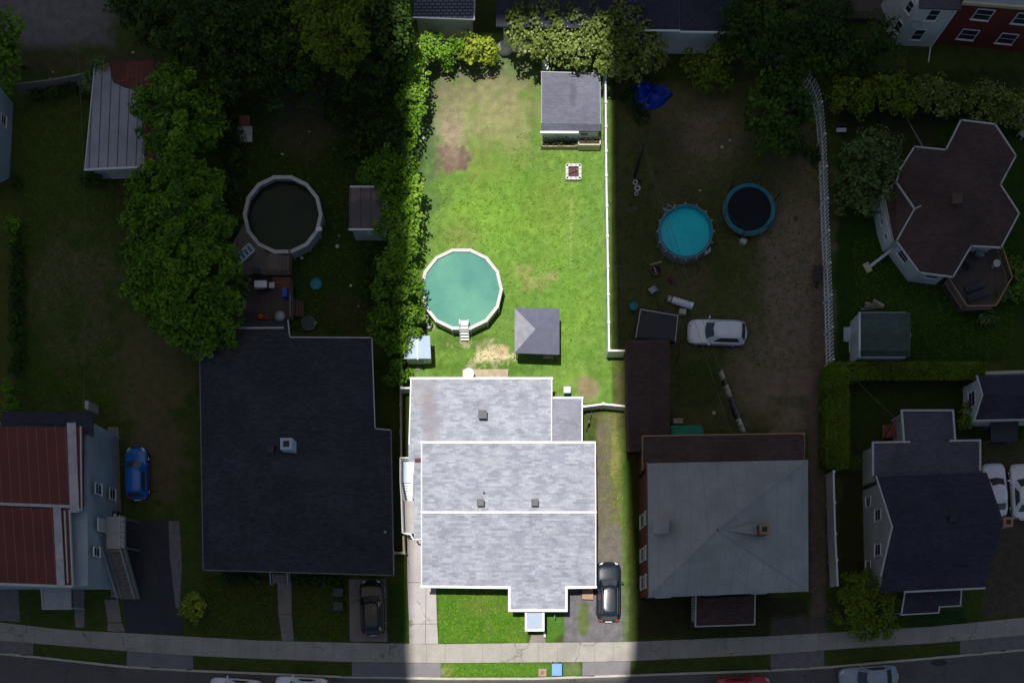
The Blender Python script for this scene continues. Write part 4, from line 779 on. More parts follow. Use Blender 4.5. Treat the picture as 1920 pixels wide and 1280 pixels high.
h = thing('white_sided_house', 'tall white-sided house with two dark windows at the top right', 'house', 1745, 20)
roof(h, 'roof', 'purple_shingle', [[(1726,-60,4.8),(1810,-60,4.8),(1803,18,4.6),(1724,15,4.6)]], .14)
mb = MB(); _, xy = walls(h, 'siding_white', [(1690,-60,4.6),(1803,-60,4.6),(1800,17,4.6),(1726,14,4.6),(1706,-14,4.6)], .05)
a_, b_ = xy[3], xy[2]
for u, z in ((.45,3.75),(.4,1.45)): window(h, a_, b_, u, z, .85, 1.25)
window(h, xy[4], xy[3], .45, 3.7, .6, 1.1); window(h, xy[4], xy[3], .5, 1.5, .6, 1.1)
mb = MB(); c = Vector((*xy[3], 3.0))+Vector((.3,-.3,0)); mb.lathe((c.x, c.y, 2.9), [(.02,0),(.2,.03),(.33,.12)], 20, sx=1, sy=1); mb.tube([(c.x, c.y+.35, 2.8), (c.x, c.y, 2.9)], .03); mb.build('dish', M['steel'], h)
mb = MB(); mb.tube([(xy[2][0]-.15, xy[2][1]-.06, 4.4), (xy[2][0]-.15, xy[2][1]-.06, .15), (xy[2][0]-.3, xy[2][1]-1.2, .08)], .05); mb.build('downspout', M['vinyl'], h)
h = thing('brick_apartment', 'dark red brick building with white-framed windows in the top right corner', 'building', 1860, 20)
_, xy = walls(h, 'brick', [(1803,-60,5.0),(2000,-60,5.0),(2000,24,5.0),(1803,3,5.0)], .1); roof(h, 'roof', 'steel', [[(1805,-60,5.1),(2000,-60,5.1),(2000,18,5.1),(1808,2,5.1)]], .1); trim(h, 'cornice', 'cream', [[(1808,4,5.2),(2000,19,5.2)]], .16, .25)
for u, z in ((.28,3.75),(.28,1.4),(.68,3.75),(.68,1.4)): window(h, xy[3], xy[2], u, z, 1.3, 1.2)
window(h, xy[3], xy[2], .9, 3.75, 1.3, 1.2)
d_ = thing('plank_deck', 'brown plank deck with a dark grill at the top right beside the white-sided house', 'deck', 1635, 10)
MB().slab([P(1586,-20,.5), P(1677,-20,.5), P(1678,38,.5), P(1588,34,.5)], .4).build('platform', M['deck_dark'], d_); railing(d_, [P(1587,-20,.5), P(1588,34,.5), P(1640,36,.5)], .9, 'brown_wood', .2)
# ------------------------------------------------------------- vehicles
def catmull(xs_, vs, x): return float(np.interp(x, xs_, vs))
def car_proto(name, label, L, Wd, H, kind, pmat, group=None):
    """nose towards +x, built round the origin"""
    r0 = thing(name, label, 'car', NX, NY, 0, group); hl, hw = L/2, Wd/2; zb = .22; zh = H*.58; zw = H*.64
    # body
    n = 22; st = [-hl+L*i/(n-1) for i in range(n)]; mb = MB(); m_ = 11
    for i, x in enumerate(st):
        u = x/hl; e = abs(u); wf = (1-max(0, (e-.62)/.38)**2.6*.26)*(1 if u > 0 else 1); 
        hz = catmull([-1,-.93,-.6,.2,.35,.85,.97,1], [zh*.72,zh*.98,zw,zw,zh*1.02,zh*.88,zh*.74,zh*.5], u)
        if kind == 'suv': hz = catmull([-1,-.95,-.6,.2,.42,.85,.97,1], [zh*.75,zh*1.0,zw,zw,zh*1.03,zh*.93,zh*.78,zh*.5], u)
        w_ = hw*wf; zb_ = zb+.1*max(0, (e-.8)/.2)
        prof = [(0,zb_),(.85*w_,zb_),(.98*w_,zb_+.12),(w_,zb_+(hz-zb_)*.55),(.985*w_,zb_+(hz-zb_)*.82),(.92*w_,hz-.03),(.8*w_,hz+.01)]
        side = prof[1:]+[(.45*w_, hz+.035),(0, hz+.045)]
        ring_ = [(y_, z_) for y_, z_ in side]+[(-y_, z_) for y_, z_ in side[-2::-1]]
        for y_, z_ in ring_: mb.v.append((x, y_, z_))
        k = len(ring_)
    for i in range(n-1):
        for j in range(k): a_, b_ = i*k+j, i*k+(j+1) % k; mb.f.append([a_, b_, b_+k, a_+k])
    mb.f.append(list(range(k))[::-1]); mb.f.append([(n-1)*k+j for j in range(k)])
    body = mb.build('body', M[pmat], r0, smooth=True); bv = body.modifiers.new('s', 'SUBSURF'); bv.levels = 1; bv.render_levels = 1
    # cabin
    if kind == 'hatch': xb, xt = (-.9, .40), (-.74, .12)
    elif kind == 'suv': xb, xt = (-.93, .38), (-.8, .14)
    else: xb, xt = (-.72, .40), (-.48, .10)
    wb, wt = hw*.87, hw*.66; zt = H-.05
    def ring2(z, x0, x1, w_, q=.0): return [(x0*hl, -w_*.86, z), (x0*hl-.05+q, 0, z), (x0*hl, w_*.86, z), (x0*hl+.25, w_, z), ((x0+x1)/2*hl, w_*1.01, z), (x1*hl-.4, w_, z), (x1*hl, w_*.84, z), (x1*hl+.12, 0, z), (x1*hl, -w_*.84, z), (x1*hl-.4, -w_, z), ((x0+x1)/2*hl, -w_*1.01, z), (x0*hl+.25, -w_, z)]
    lo = ring2(zw-.03, *xb, wb); hi = ring2(zt-.04, *xt, wt); mb = MB(); mb.v = lo+hi; mb.f = [[i, (i+1) % 12, 12+(i+1) % 12, 12+i] for i in range(12)]+[list(range(12, 24))]
    mb.build('cabin_frame', M[pmat], r0)
    def panel(i0, i1, nm, a=.06, b=.94):
        idx = [i0+k for k in range(i1-i0+1)]; q = MB(); c = Vector((((xb[0]+xb[1])/2)*hl, 0, 0)); lo_ = []; hi_ = []
        for j in idx: A, B = Vector(lo[j % 12]), Vector(hi[j % 12]); o_ = A.lerp(B, .5)-Vector((c.x, 0, 0)); o_.z = .25; o_ = o_.normalized()*.014; lo_.append(A.lerp(B, a)+o_); hi_.append(A.lerp(B, b)+o_)
        for s_, e_ in ((0, 1), (-1, -2)): lo_[s_] = lo_[s_].lerp(lo_[e_], .1); hi_[s_] = hi_[s_].lerp(hi_[e_], .1)
        for j in range(len(idx)-1): q.poly([lo_[j], lo_[j+1], hi_[j+1], hi_[j]])
        return q.build(nm, M['carglass'], r0)
    panel(6, 8, 'windshield'); panel(0, 2, 'rear_window'); panel(3, 5, 'side_window', .12, .9); panel(9, 11, 'side_window', .12, .9)
    rp = ring2(zt-.035, xt[0], xt[1], wt*1.01); rr_ = ring2(zt+.02, xt[0]*.97, xt[1]-.02, wt*.9); r3 = ring2(zt+.045, xt[0]*.8, xt[1]-.12, wt*.6)
    mb = MB(); mb.v = rp+rr_+r3; mb.f = [[i, (i+1) % 12, 12+(i+1) % 12, 12+i] for i in range(12)]+[[12+i, 12+(i+1) % 12, 24+(i+1) % 12, 24+i] for i in range(12)]+[list(range(24, 36))]; mb.build('roof_panel', M[pmat], r0, smooth=True)
    if kind in ('suv',):
        for s_ in (-1, 1): MB().tube([(xt[0]*hl*.95, s_*wt*.93, zt+.06), (xt[1]*hl*.8, s_*wt*.93, zt+.06)], .025, 6).build('roof_rail', M['black'], r0)
    for sx in (-.62, .62):
        for sy in (-1, 1):
            wh = MB(); c = Vector((sx*hl, sy*(hw-.11), .33)); base = 24
            for yy, r_ in ((-.11,.24),(-.11,.31),(-.09,.33),(.09,.33),(.11,.31),(.11,.24)):
                for q in range(base): wh.v.append((c.x+r_*math.cos(q*6.28318/base), c.y+yy, c.z+r_*math.sin(q*6.28318/base)))
            for a_ in range(5):
                for q in range(base): wh.f.append([a_*base+q, a_*base+(q+1) % base, (a_+1)*base+(q+1) % base, (a_+1)*base+q])
            wo = MB(); wo.v = wh.v; wo.f = wh.f; wheel = wo.build('wheel', M['rubber'], r0)
            rm = MB(); 
            for q in range(6): rm.tube([(c.x, c.y+sy*.085, c.z), (c.x+.22*math.cos(q*1.0472), c.y+sy*.085, c.z+.22*math.sin(q*1.0472))], .028, 5)
            rm.build('rim', M['chrome'], wheel)
    for sy in (-1, 1):
        hd = MB(); hd.slab([(hl*.97, sy*hw*.42, zh*.80), (hl*.93, sy*hw*.70, zh*.81), (hl*.80, sy*hw*.84, zh*.86), (hl*.84, sy*hw*.60, zh*.885)], .1); ho = hd.build('headlight', M['lamp'], r0)
        ho.location.z += .025
        tl = MB(); tl.box((-hl*.955, sy*hw*.66, zh*.86), (.1, hw*.3, .14), -sy*.35); tl.build('taillight', M['taill'], r0)
        mi = MB(); mi.box((xb[1]*hl*.75, sy*(hw+.08), zw+.03), (.12, .2, .13), sy*.2); mi.build('mirror', M[pmat], r0, bevel=.03)
    MB().box((-hl*1.0+.0, 0, zh*.62), (.05, .5, .12)).build('rear_plate', M['plate'], r0)
    return r0
def place(r0, x, y, ang, z=0):
    a_, b_ = W(x, y, z); r0.location = (a_, b_, z); r0.rotation_euler = (0, 0, R(ang)); return r0
Z1 = 1.0
def cx_(x, y, zc=.9):   # centre seen at mid height -> ground pixel
    k = (HC-zc)/HC; return NX+(x-NX)*k, NY+(y-NY)*k
def car(name, label, x, y, ang, L, Wd, H, kind, pmat, group=None, z=0):
    r0 = car_proto(name, label, L, Wd, H, kind, pmat, group); gx, gy = cx_(x, y, H*.6); a_, b_ = W(gx, gy); r0.location = (a_, b_, z); r0.rotation_euler = (0, 0, R(ang)); return r0
car('hatchback', 'white hatchback parked sideways on the bare earth beside the long brown shed', 1346, 621, 178, 4.5, 1.9, 1.5, 'hatch', 'p_white')
car('hatchback', 'blue hatchback parked on the earth drive between the left two houses', 254, 886, 91, 4.05, 1.7, 1.45, 'hatch', 'p_blue')
car('wagon_car', 'black car standing nose to the dark-roofed house on its concrete drive', 697, 1138, 92, 4.25, 1.85, 1.6, 'suv', 'p_black')
car('wagon_car', 'charcoal car parked in the bright lot beside the light grey roof', 1142, 1108, 90, 4.6, 1.9, 1.55, 'suv', 'p_dark')
car('sedan', 'white car half hidden behind the chimney side of the gabled house', 1868, 918, 93, 4.2, 1.75, 1.45, 'sedan', 'p_white'); car('sedan', 'white car cut off by the right edge next to another white car', 1921, 920, 93, 4.3, 1.8, 1.45, 'sedan', 'p_white')
car('sedan', 'white car at the kerb, leftmost of those cut off by the bottom edge', 440, 1293, 176, 4.1, 1.75, 1.45, 'sedan', 'p_white', z=-.1); car('sedan', 'right one of the two white cars at the kerb along the bottom edge', 564, 1291, 177, 4.2, 1.8, 1.5, 'sedan', 'p_white', z=-.1)
car('sedan', 'red car at the kerb, barely showing at the bottom edge', 1395, 1290, 2, 4.2, 1.8, 1.45, 'sedan', 'p_red', z=-.1); car('sedan', 'blue-grey car parked on the road near the oval drain cover', 1632, 1271, 184, 4.5, 1.85, 1.45, 'sedan', 'p_grey', z=-.1)

# ------------------------------------------------------------- pools and play
def pool(name, label, x, y, r_px, z, wmat, n=14, wall='poolwall', rim='offwhite', rot=0, rimw=.28, level=.22):
    """x, y, r_px: centre and outer radius of the rim in the photo"""
    r0 = thing(name, label, 'pool', x, y, z); O = P(x, y, z); r0.location = (O.x, O.y, 0); ro = r_px*(HC-z)/F; ri = ro-rimw
    mb = MB(); mb.ring((O.x, O.y, -.05), ri+.09, ri+.15, z-.0, n, rot); mb.build('pool_wall', M[wall], r0)
    mb = MB(); mb.ring((O.x, O.y, z-.05), ri, ro, .06, n, rot); mb.build('rim', M[rim], r0, bevel=.01)
    mb = MB(); mb.lathe((O.x, O.y, 0), [(ri+.08, .03), (ri+.08, z-level)], n, rz=rot); mb.build('water', M[wmat], r0)
    for k in range(n):
        a_ = rot+2*math.pi*k/n; MB().box((O.x+(ri+.2)*math.cos(a_), O.y+(ri+.2)*math.sin(a_), (z-.06)/2), (.16, .09, z-.06), a_).build('upright', M[wall], r0)
        MB().box((O.x+(ro-rimw/2)*math.cos(a_), O.y+(ro-rimw/2)*math.sin(a_), z+.018), (rimw+.01, .1, .03), a_).build('rim_cap', M[rim], r0, bevel=.01)
    return r0
p1 = pool('round_pool', 'large above-ground round pool with green water and white rim in the bright lawn', 865, 542, 78, 1.3, 'water_green', 14, rot=R(90-360/28), rimw=.25, level=.12)
p2 = pool('round_pool', 'above-ground round pool of dark murky water beside the wooden deck', 530, 402, 75, 1.3, 'water_dark', 14, rot=R(90-360/28), level=.55)
MB().box(P(598,430,1.38), (.45,.3,.16), .3).build('skimmer', M['vinyl'], p2, bevel=.03)
lad = thing('pool_ladder', 'white plastic ladder hooked over the lower rim of the green pool', 'ladder', 870, 622, 0); O = P(870,610,1.4)
mb = MB(); mb.slab([(O.x-.34,O.y+.35,1.5),(O.x+.34,O.y+.35,1.5),(O.x+.3,O.y-.05,1.55),(O.x-.3,O.y-.05,1.55)], .06); mb.build('platform', M['plate'], lad, bevel=.02)
for k in range(5): MB().box((O.x, O.y-.12-.13*k, 1.35-.28*k), (.56, .2, .05)).build('step', M['plate'], lad)
for s_ in (-1, 1): MB().tube([(O.x+s_*.32,O.y+.3,1.0),(O.x+s_*.32,O.y+.3,1.75),(O.x+s_*.32,O.y+.0,1.85),(O.x+s_*.32,O.y-.8,.0)], .04, 8).build('side_rail', M['plate'], lad)
# pump and hose
pm = thing('pool_pump', 'small pool pump with hoses between the green pool and the white shed', 'pump', 800, 617); O = P(800,618)
MB().lathe((O.x+.2,O.y+.1,0), [(.18,0),(.2,.1),(.2,.5),(.14,.6),(.05,.62)], 16).build('filter_tank', M['steel'], pm); MB().box((O.x-.2,O.y+.1,.15), (.3,.5,.3)).build('motor', M['black'], pm, bevel=.03)
MB().tube([(O.x+.2,O.y+.1,.55),(O.x+.1,O.y+.6,.5),(O.x+.15,O.y+1.1,.6),(O.x+.0,O.y+1.35,.9)], .035).build('hose', M['offwhite'], pm, smooth=True)
MB().tube([(O.x+.4+.2*math.cos(a_),O.y+.15+.2*math.sin(a_),.06) for a_ in np.linspace(0,6.2,16)], .03).build('hose', M['cream'], pm, smooth=True)
# small cyan frame pool
cp = pool('frame_pool', 'small round frame pool with vivid cyan water in the earthy yard', 1286, 433, 50.5, 1.15, 'water_cyan', 16, wall='steel', rim='teal', rimw=.1, level=.35)
O = P(1286,433,1.15); MB().ring((O.x,O.y,.2), 1.88, 1.93, .93, 32).build('liner', M['cyan'], cp)
l2 = thing('steel_pool_ladder', 'thin metal ladder standing at the upper left of the cyan pool', 'ladder', 1252, 396)
for dx in (-.0, .45): MB().tube([P(1243+dx*22,398-dx*14,0), P(1242+dx*22,390-dx*14,1.5), P(1258+dx*22,396-dx*10,1.5), P(1262+dx*22,406-dx*10,.2)], .03).build('side_rail', M['steel'], l2)
for k in range(3): MB().tube([P(1243,397-k*2,.3+k*.35), P(1253,391-k*2,.3+k*.35)], .02).build('rung', M['steel'], l2)
sk = MB(); sk.slab([P(1320,476,1.15),P(1333,462,1.15),P(1333,471,1.1),P(1324,477,1.1)], .25); single(sk, 'pool_filter_box', M['steel'], 'grey filter box hung on the lower right rim of the cyan pool', 'filter', 1328, 470, 1.0)
# trampoline
tr = thing('trampoline', 'round trampoline with teal padding and a black net, right of the cyan pool', 'trampoline', 1405, 392); O = P(1405,392,.9)
MB().ring((O.x,O.y,.86), 1.66, 1.93, .08, 28).build('pad', M['teal'], tr, bevel=.02); MB().lathe((O.x,O.y,.84), [(1.67,0),(1.67,.02)], 28).build('mat', M['net'], tr)
for k in range(6):
    a_ = k*math.pi/3+.3; q = (O.x+2.02*math.cos(a_), O.y+2.02*math.sin(a_)); MB().tube([(q[0],q[1],0),(q[0],q[1],1.0),(O.x+2.08*math.cos(a_),O.y+2.08*math.sin(a_),2.4)], .035, 7).build('pole', M['teal' if k % 2 else 'black'], tr)
MB().ring((O.x,O.y,.75), 1.93, 1.97, .1, 28).build('frame', M['steel'], tr); MB().tube([(O.x+2.08*math.cos(a_),O.y+2.08*math.sin(a_),2.38) for a_ in np.linspace(.3,6.58,37)], .02, 5).build('net_hoop', M['black'], tr)
for k in range(72): pass
mb = MB()
for k in range(60): a_ = k*2*math.pi/60; mb.tube([(O.x+1.95*math.cos(a_),O.y+1.95*math.sin(a_),.95),(O.x+2.07*math.cos(a_),O.y+2.07*math.sin(a_),2.36)], .007, 3)
for z_ in (1.3,1.65,2.0): mb.tube([(O.x+2.01*math.cos(a_),O.y+2.01*math.sin(a_),z_) for a_ in np.linspace(0,6.283,37)], .007, 3)
nt_ = mb.build('net', M['black'], tr)
tl_ = thing('trampoline_step', 'small pale step box at the lower left foot of the trampoline', 'step', 1392, 455); O = P(1392,455); MB().box((O.x,O.y,.2), (.5,.35,.4), -.4).build('box', M['offwhite'], tl_, bevel=.02); MB().box((O.x-.32,O.y+.15,.25), (.3,.05,.05), -.3).build('handle', M['steel'], tl_)

# gazebo
gz = thing('gazebo', 'square gazebo with a grey pyramid canopy on the bright lawn', 'gazebo', 1007, 620); q = [(965,577,2.2),(1049,578,2.2),(1049,664,2.2),(965,661,2.2)]; pk = (1004,617,3.1)
for i, mt, lb in ((0,'canopy','top panel'),(1,'canopy',''),(2,'canopy',''),(3,'canopy_lit','')):  # left panel's paler colour paints in the light falling from that side
    MB().slab([P(*q[i]), P(*q[(i+1) % 4]), P(*pk)], .05).build('canopy', M[mt], gz, label='paler left canopy panel, light painted into its colour' if i == 3 else None)
for x_, y_, z_ in q: c = P(x_+(4 if x_ < 1000 else -4), y_+(4 if y_ < 600 else -4), 2.2); MB().box((c.x, c.y, 1.08), (.08,.08,2.16)).build('post', M['black'], gz)
MB().bar(P(966,661,2.2), P(1048,664,2.2), .05, .12).build('valance', M['canopy'], gz)
mb = MB(); mb.box(P(1028,666,.75), (.8,.45,.1)); tb_ = single(mb, 'side_table', M['tan_wood'], 'small tan table showing under the lower edge of the gazebo canopy', 'table', 1028, 666, .7); 
for dx in (-.33,.33): MB().box(P(1028,666,.35)+Vector((dx,0,0)), (.06,.4,.7)).build('leg', M['tan_wood'], tb_)
# fire pit of blocks
fp = thing('fire_pit', 'square fire pit of pale blocks on the bright lawn below the garden shed', 'fire pit', 1075, 325); O = P(1075,325)
for k in range(4):
    for j in range(3):
        a_ = k*math.pi/2; u = -.38+.38*j; MB().box((O.x+.5*math.cos(a_)-u*math.sin(a_), O.y+.5*math.sin(a_)+u*math.cos(a_), .15), (.22,.36,.3), a_+random.uniform(-.06,.06)).build('block', M['offwhite'], fp, bevel=.02)
mb = MB(); mb.lathe((O.x,O.y,0), [(.4,0),(.38,.1),(.05,.14)], 14); mb.build('ash', M['maroon'], fp); MB().tube([(O.x-.3,O.y-.1,.2),(O.x+.3,O.y+.15,.22)], .05).build('log', M['bark'], fp)
# small white storage shed
ws = thing('storage_shed', 'small white resin storage shed beside the green pool, at the hedge', 'shed', 784, 655); q = [(757,630,1.9),(806,629,1.9),(808,671,1.9),(758,672,1.9)]
roof(ws, 'roof', 'bluewhite', [[(757,630,1.9),(783,630,2.2),(783,672,2.2),(758,673,1.9)],[(783,630,2.2),(806,629,1.9),(808,672,1.9),(783,672,2.2)]], .06)
_, xy = walls(ws, 'white', q, .1, name='wall'); autowin(ws, xy, [(2, (.5,), .95, .9, 1.6, True)]); trim(ws, 'ridge', 'plate', [[(783,630,2.24),(783,673,2.24)]], .08, .04)
mb = MB(); mb.box((*W(784,691),.05), (.35,.3,.1)); single(mb, 'door_mat', M['grey_wood'], 'small grey step block in front of the white resin shed', 'step', 784, 691)
# planters by the garden shed
pl = thing('planter_bed', 'long low planter bed of green plants along the front of the garden shed', 'planter', 1050, 260); MB().slab([(*W(1018,271),.4),(*W(1081,271),.4),(*W(1081,279),.4),(*W(1018,279),.4)], .4).build('soil', M['soil'], pl)
for ln in (((1016,274),(1082,274)),((1016,266),(1016,274)),((1082,266),(1082,274))): MB().bar(P(*ln[0],.45), P(*ln[1],.45), .07, .45).build('board', M['tan_wood'], pl)
leafobj('plants', clump_leaves([(1022+i*8,263,.85,8) for i in range(8)], 80, .06, 5, .2), M['lf_grey'], pl)
pl = thing('planter_box', 'white-rimmed raised planter box at the lower right of the garden shed', 'planter', 1105, 258); MB().slab([P(1087,259,.75),P(1124,259,.75),P(1124,270,.75),P(1087,270,.75)], .1).build('soil', M['soil'], pl)
for a_, b_ in (((1085,258.5),(1126,258.5)),((1126,258.5),(1125,271)),((1125,271),(1085,271)),((1085,271),(1085,258.5))): MB().bar(P(*a_,.8), P(*b_,.8), .1, .8).build('board', M['cream'], pl)
leafobj('plants', clump_leaves([(1096,263,1.0,8),(1114,263,1.0,8)], 80, .06, 6, .2), M['lf_grey'], pl)
# things round the bright lot
def rackchair(x, y, lb): return chair(x, y, 0, -1.57, 'white', lb, s=.8)
rackchair(1022, 131, 'white garden chair behind the upper left corner of the garden shed')
tc = thing('wheeled_bin', 'pale blue lidded bin on the grass behind the small annex roof', 'bin', 1062, 737); O = P(1062,737)
MB().lathe((O.x,O.y,0), [(.22,0),(.3,.8)], 4, rz=R(45)).build('bin_body', M['blue'], tc); MB().box((O.x,O.y+.02,.98), (.56,.5,.06), 0, .12).build('lid', M['bluewhite'], tc, bevel=.03)
bb = thing('recycling_bin', 'bright blue recycling bin on the strip of grass by the road', 'bin', 1043, 1253); O = P(1043,1254)
mb = MB(); mb.slab([(O.x-.38,O.y-.43,.95),(O.x+.38,O.y-.43,.95),(O.x+.38,O.y+.43,.95),(O.x-.38,O.y+.43,.95)], .9); mb.build('bin_body', M['blue'], bb, bevel=.05); MB().box((O.x,O.y,1.0), (.8,.95,.07)).build('lid', M['blue'], bb, bevel=.05)
for s_ in (-1,1): MB().box((O.x+s_*.27,O.y+.5,.12), (.06,.24,.24)).build('wheel', M['black'], bb, bevel=.04)
MB().box((O.x,O.y,1.045), (.5,.55,.03)).build('lid_panel', M['blue'], bb)
ub = thing('utility_box', 'small tan square box on the grass strip left of the blue recycling bin', 'box', 1017, 1260); O = P(1017,1260); MB().box((O.x,O.y,.12), (.62,.6,.24)).build('base', M['brownbox'], ub, bevel=.02); MB().lathe((O.x,O.y,.24), [(.13,0),(.12,.06),(.02,.07)], 12).build('cap', M['grey_wood'], ub)
mb = MB(); mb.box((*W(1101,1112),.28), (.85,.95,.5), -.04); bx_ = single(mb, 'wooden_step', M['brownbox'], 'tan wooden step box between the front extension and the charcoal car', 'step', 1101, 1112, bevel=.02); MB().box((*W(1107,1104),.55), (.2,.16,.06)).build('latch', M['plate'], bx_)
mb = MB(); mb.tube([P(1041,1150,.1), P(1040,1150,.9), P(1040,1160,1.0)], .05); pb_ = single(mb, 'garden_post', M['grey_wood'], 'short grey post on the grass right of the front porch', 'post', 1040, 1156); 
mb = MB(); mb.box((*W(1021,1189),.25), (.16,.4,.5)); single(mb, 'planter_stone', M['offwhite'], 'pale block beside the right corner of the front porch', 'block', 1021, 1189)
def ball(x, y, r_, mat, label, cat='ball', name='ball', z=0, sq=1):
    mb = MB(); O = P(x, y, z); mb.lathe((O.x, O.y, z), [(r_*math.sin(a_)+.001, r_*sq*(1-math.cos(a_))) for a_ in np.linspace(.15, 3.1, 9)], 14); return single(mb, name, M[mat], label, cat, x, y, z, smooth=True)
ball(794, 261, .12, 'plate', 'small white ball near the left hedge on the bright lawn')
# bicycle by the drive
def bicycle(x, y, ang, mat, label):
    r0 = thing('bicycle', label, 'bicycle', x, y); O = wloc(r0); c, s = math.cos(ang), math.sin(ang); L = lambda u, z, v=0: (O.x+u*c-v*s, O.y+u*s+v*c, z)
    for u in (-.5,.5): MB().tube([L(u+.33*math.cos(a_), .34+.33*math.sin(a_)) for a_ in np.linspace(0,6.283,21)], .022, 6).build('wheel', M['rubber'], r0)
    MB().tube([L(-.5,.34),L(-.15,.32),L(.38,.8),L(-.2,.78),L(-.5,.34)], .025, 6).build('frame', M[mat], r0); MB().tube([L(-.15,.32),L(-.22,.9)], .025, 6).build('seat_post', M[mat], r0)
    MB().box(L(-.22,.93), (.25,.14,.05), ang).build('saddle', M['black'], r0, bevel=.02); MB().tube([L(.5,.34),L(.38,.8),L(.36,1.0)], .022, 6).build('fork', M['steel'], r0); MB().tube([L(.3,1.0,-.3),L(.38,1.0),L(.3,1.0,.3)], .02, 6).build('handlebar', M['black'], r0)
bicycle(1104, 790, 1.3, 'maroon', 'dark maroon bicycle in the shade beside the annex below the white gate'); bicycle(1272, 660, 1.4, 'red', 'red bicycle leaning by the long brown shed near the white hatchback')

# ------------------------------------------------------------- fences
def solid_fence(name, label, line, h, mat='vinyl', th=.06, post=2.0, cat='fence'):
    mid = line[len(line)//2]; r0 = thing(name, label, cat, *mid); 
    for a_, b_ in zip(line[:-1], line[1:]):
        A, B = P(*a_), P(*b_); n = max(1, round((B-A).length/post)); d = (B-A)/n
        for i in range(n):
            p, q = A+d*i, A+d*(i+1); MB().bar(p+Vector((0,0,h-.06)), q+Vector((0,0,h-.06)), th, h-.14).build('panel', M[mat], r0); MB().bar(p+Vector((0,0,h)), q+Vector((0,0,h)), .13, .06).build('top_rail', M[mat], r0)
            mb = MB(); mb.box(p+Vector((0,0,(h+.05)/2)), (.15,.15,h+.05)); mb.box(p+Vector((0,0,h+.08)), (.19,.19,.05)); mb.build('post', M[mat], r0)
    return r0
def gpt(x, y, z): # ground pixel of a top seen at x, y
    k = (HC-z)/HC; return (NX+(x-NX)*k, NY+(y-NY)*k)
hf = 1.8
solid_fence('vinyl_fence', 'long straight white vinyl fence along the right side of the bright lawn', [gpt(1135,100,hf), gpt(1137,330,hf), gpt(1140,500,hf), gpt(1142,657,hf), gpt(1172,657,hf)], hf)
gt = solid_fence('white_gate', 'low white double gate across the driveway between the annex and the brown shed', [gpt(1093,762,1.5), gpt(1131,757,1.5), gpt(1172,761,1.5)], 1.5, cat='gate'); 
solid_fence('short_fence', 'short white fence panel between the hedge and the rear corner of the bright house', [gpt(753,727,1.6), gpt(770,727,1.6)], 1.6)
solid_fence('picket_gate', 'small pale yellow gate between the dark-roofed house and the bright lot', [gpt(738,1035,1.1), gpt(757,1036,1.1), gpt(756,1004,1.1)], 1.1, 'cream')
solid_fence('boundary_fence', 'thin dark rail fence between the dark-roofed house and the bright house', [gpt(751,665,1.4), gpt(751,760,1.4), gpt(752,860,1.4)], 1.4, 'grey_wood', .04)
solid_fence('board_fence', 'weathered board fence along the bottom of the gravel yard, top left', [gpt(28,158,1.6), gpt(95,150,1.6), gpt(160,138,1.6)], 1.6, 'grey_wood')
solid_fence('white_panel_fence', 'short solid white fence below the clipped hedge left of the gabled house', [gpt(1563,884,1.8), gpt(1566,1000,1.8), gpt(1571,1098,1.8)], 1.8)
# picket fence
pf = thing('picket_fence', 'long white picket fence curving at its top end, right of the earthy yard', 'fence', 1552, 400)
line = [(1519,136),(1529,150),(1537,172),(1543,200),(1548,260),(1551,330),(1553,400),(1556,470),(1559,540),(1561,610),(1563,676)]; hp = 1.9
line = [Vector((*W(*gpt(x_, y_, hp)), 0)) for x_, y_ in line]
tot = 0; segs = []
for a_, b_ in zip(line[:-1], line[1:]): segs.append((tot, a_, b_)); tot += (b_-a_).length
def along(s_):
    for t0, a_, b_ in reversed(segs):
        if s_ >= t0: return a_+(b_-a_).normalized()*(s_-t0), (b_-a_).normalized()
mb = MB(); s_ = 0; k = 0
while s_ < tot:
    p, d = along(s_); rz = math.atan2(d.y, d.x); n_ = Vector((-d.y, d.x, 0)); mb.box(p+n_*(.03 if True else 0)+Vector((0,0,hp/2)), (.14,.03,hp+random.uniform(-.05,.05)), rz+.0); s_ += .30; k += 1
po = mb.build('pickets', M['vinyl'], pf); po['kind'] = 'stuff'
s_ = 0
while s_ < tot: p, d = along(s_); MB().box(p+Vector((0,0,hp/2+.03)), (.14,.14,hp+.06), math.atan2(d.y, d.x)).build('post', M['vinyl'], pf); s_ += 2.4
mb = MB()
for t0, a_, b_ in segs:
    for z_ in (.35, 1.15): mb.bar(a_+Vector((0,0,z_)), b_+Vector((0,0,z_)), .05, .08)
mb.build('rail', M['vinyl'], pf)
tl2 = solid_fence('lattice_fence', 'short pale fence piece among the dark bushes above the picket fence', [gpt(1428,112,1.4), gpt(1440,103,1.4), gpt(1475,107,1.4)], 1.4, 'steel')

# ------------------------------------------------------------- yard things
mb = MB(); O = P(1222,171,.7); g_ = np.random.default_rng(3); prof = []
nn = 26
for k, (rf_, z_) in enumerate(((1.0,0),(1.02,.12),(.93,.42),(.72,.62),(.42,.78),(.12,.84))):
    for i in range(nn): a_ = 2*math.pi*i/nn; rr = rf_*(1+.10*math.sin(3*a_+1)+.07*math.sin(5*a_+k)+.05*g_.normal()); mb.v.append((O.x+1.42*rr*math.cos(a_), O.y+1.02*rr*math.sin(a_), max(0, z_*(.8+.3*math.sin(2*a_+k)+.1*g_.normal()))))
for k in range(5):
    for i in range(nn): mb.f.append([k*nn+i, k*nn+(i+1) % nn, (k+1)*nn+(i+1) % nn, (k+1)*nn+i])
mb.f.append([5*nn+i for i in range(nn)]); single(mb, 'tarpaulin', M['tarp'], 'crumpled deep blue tarpaulin over a heap at the top of the earthy yard', 'tarp', 1222, 171)
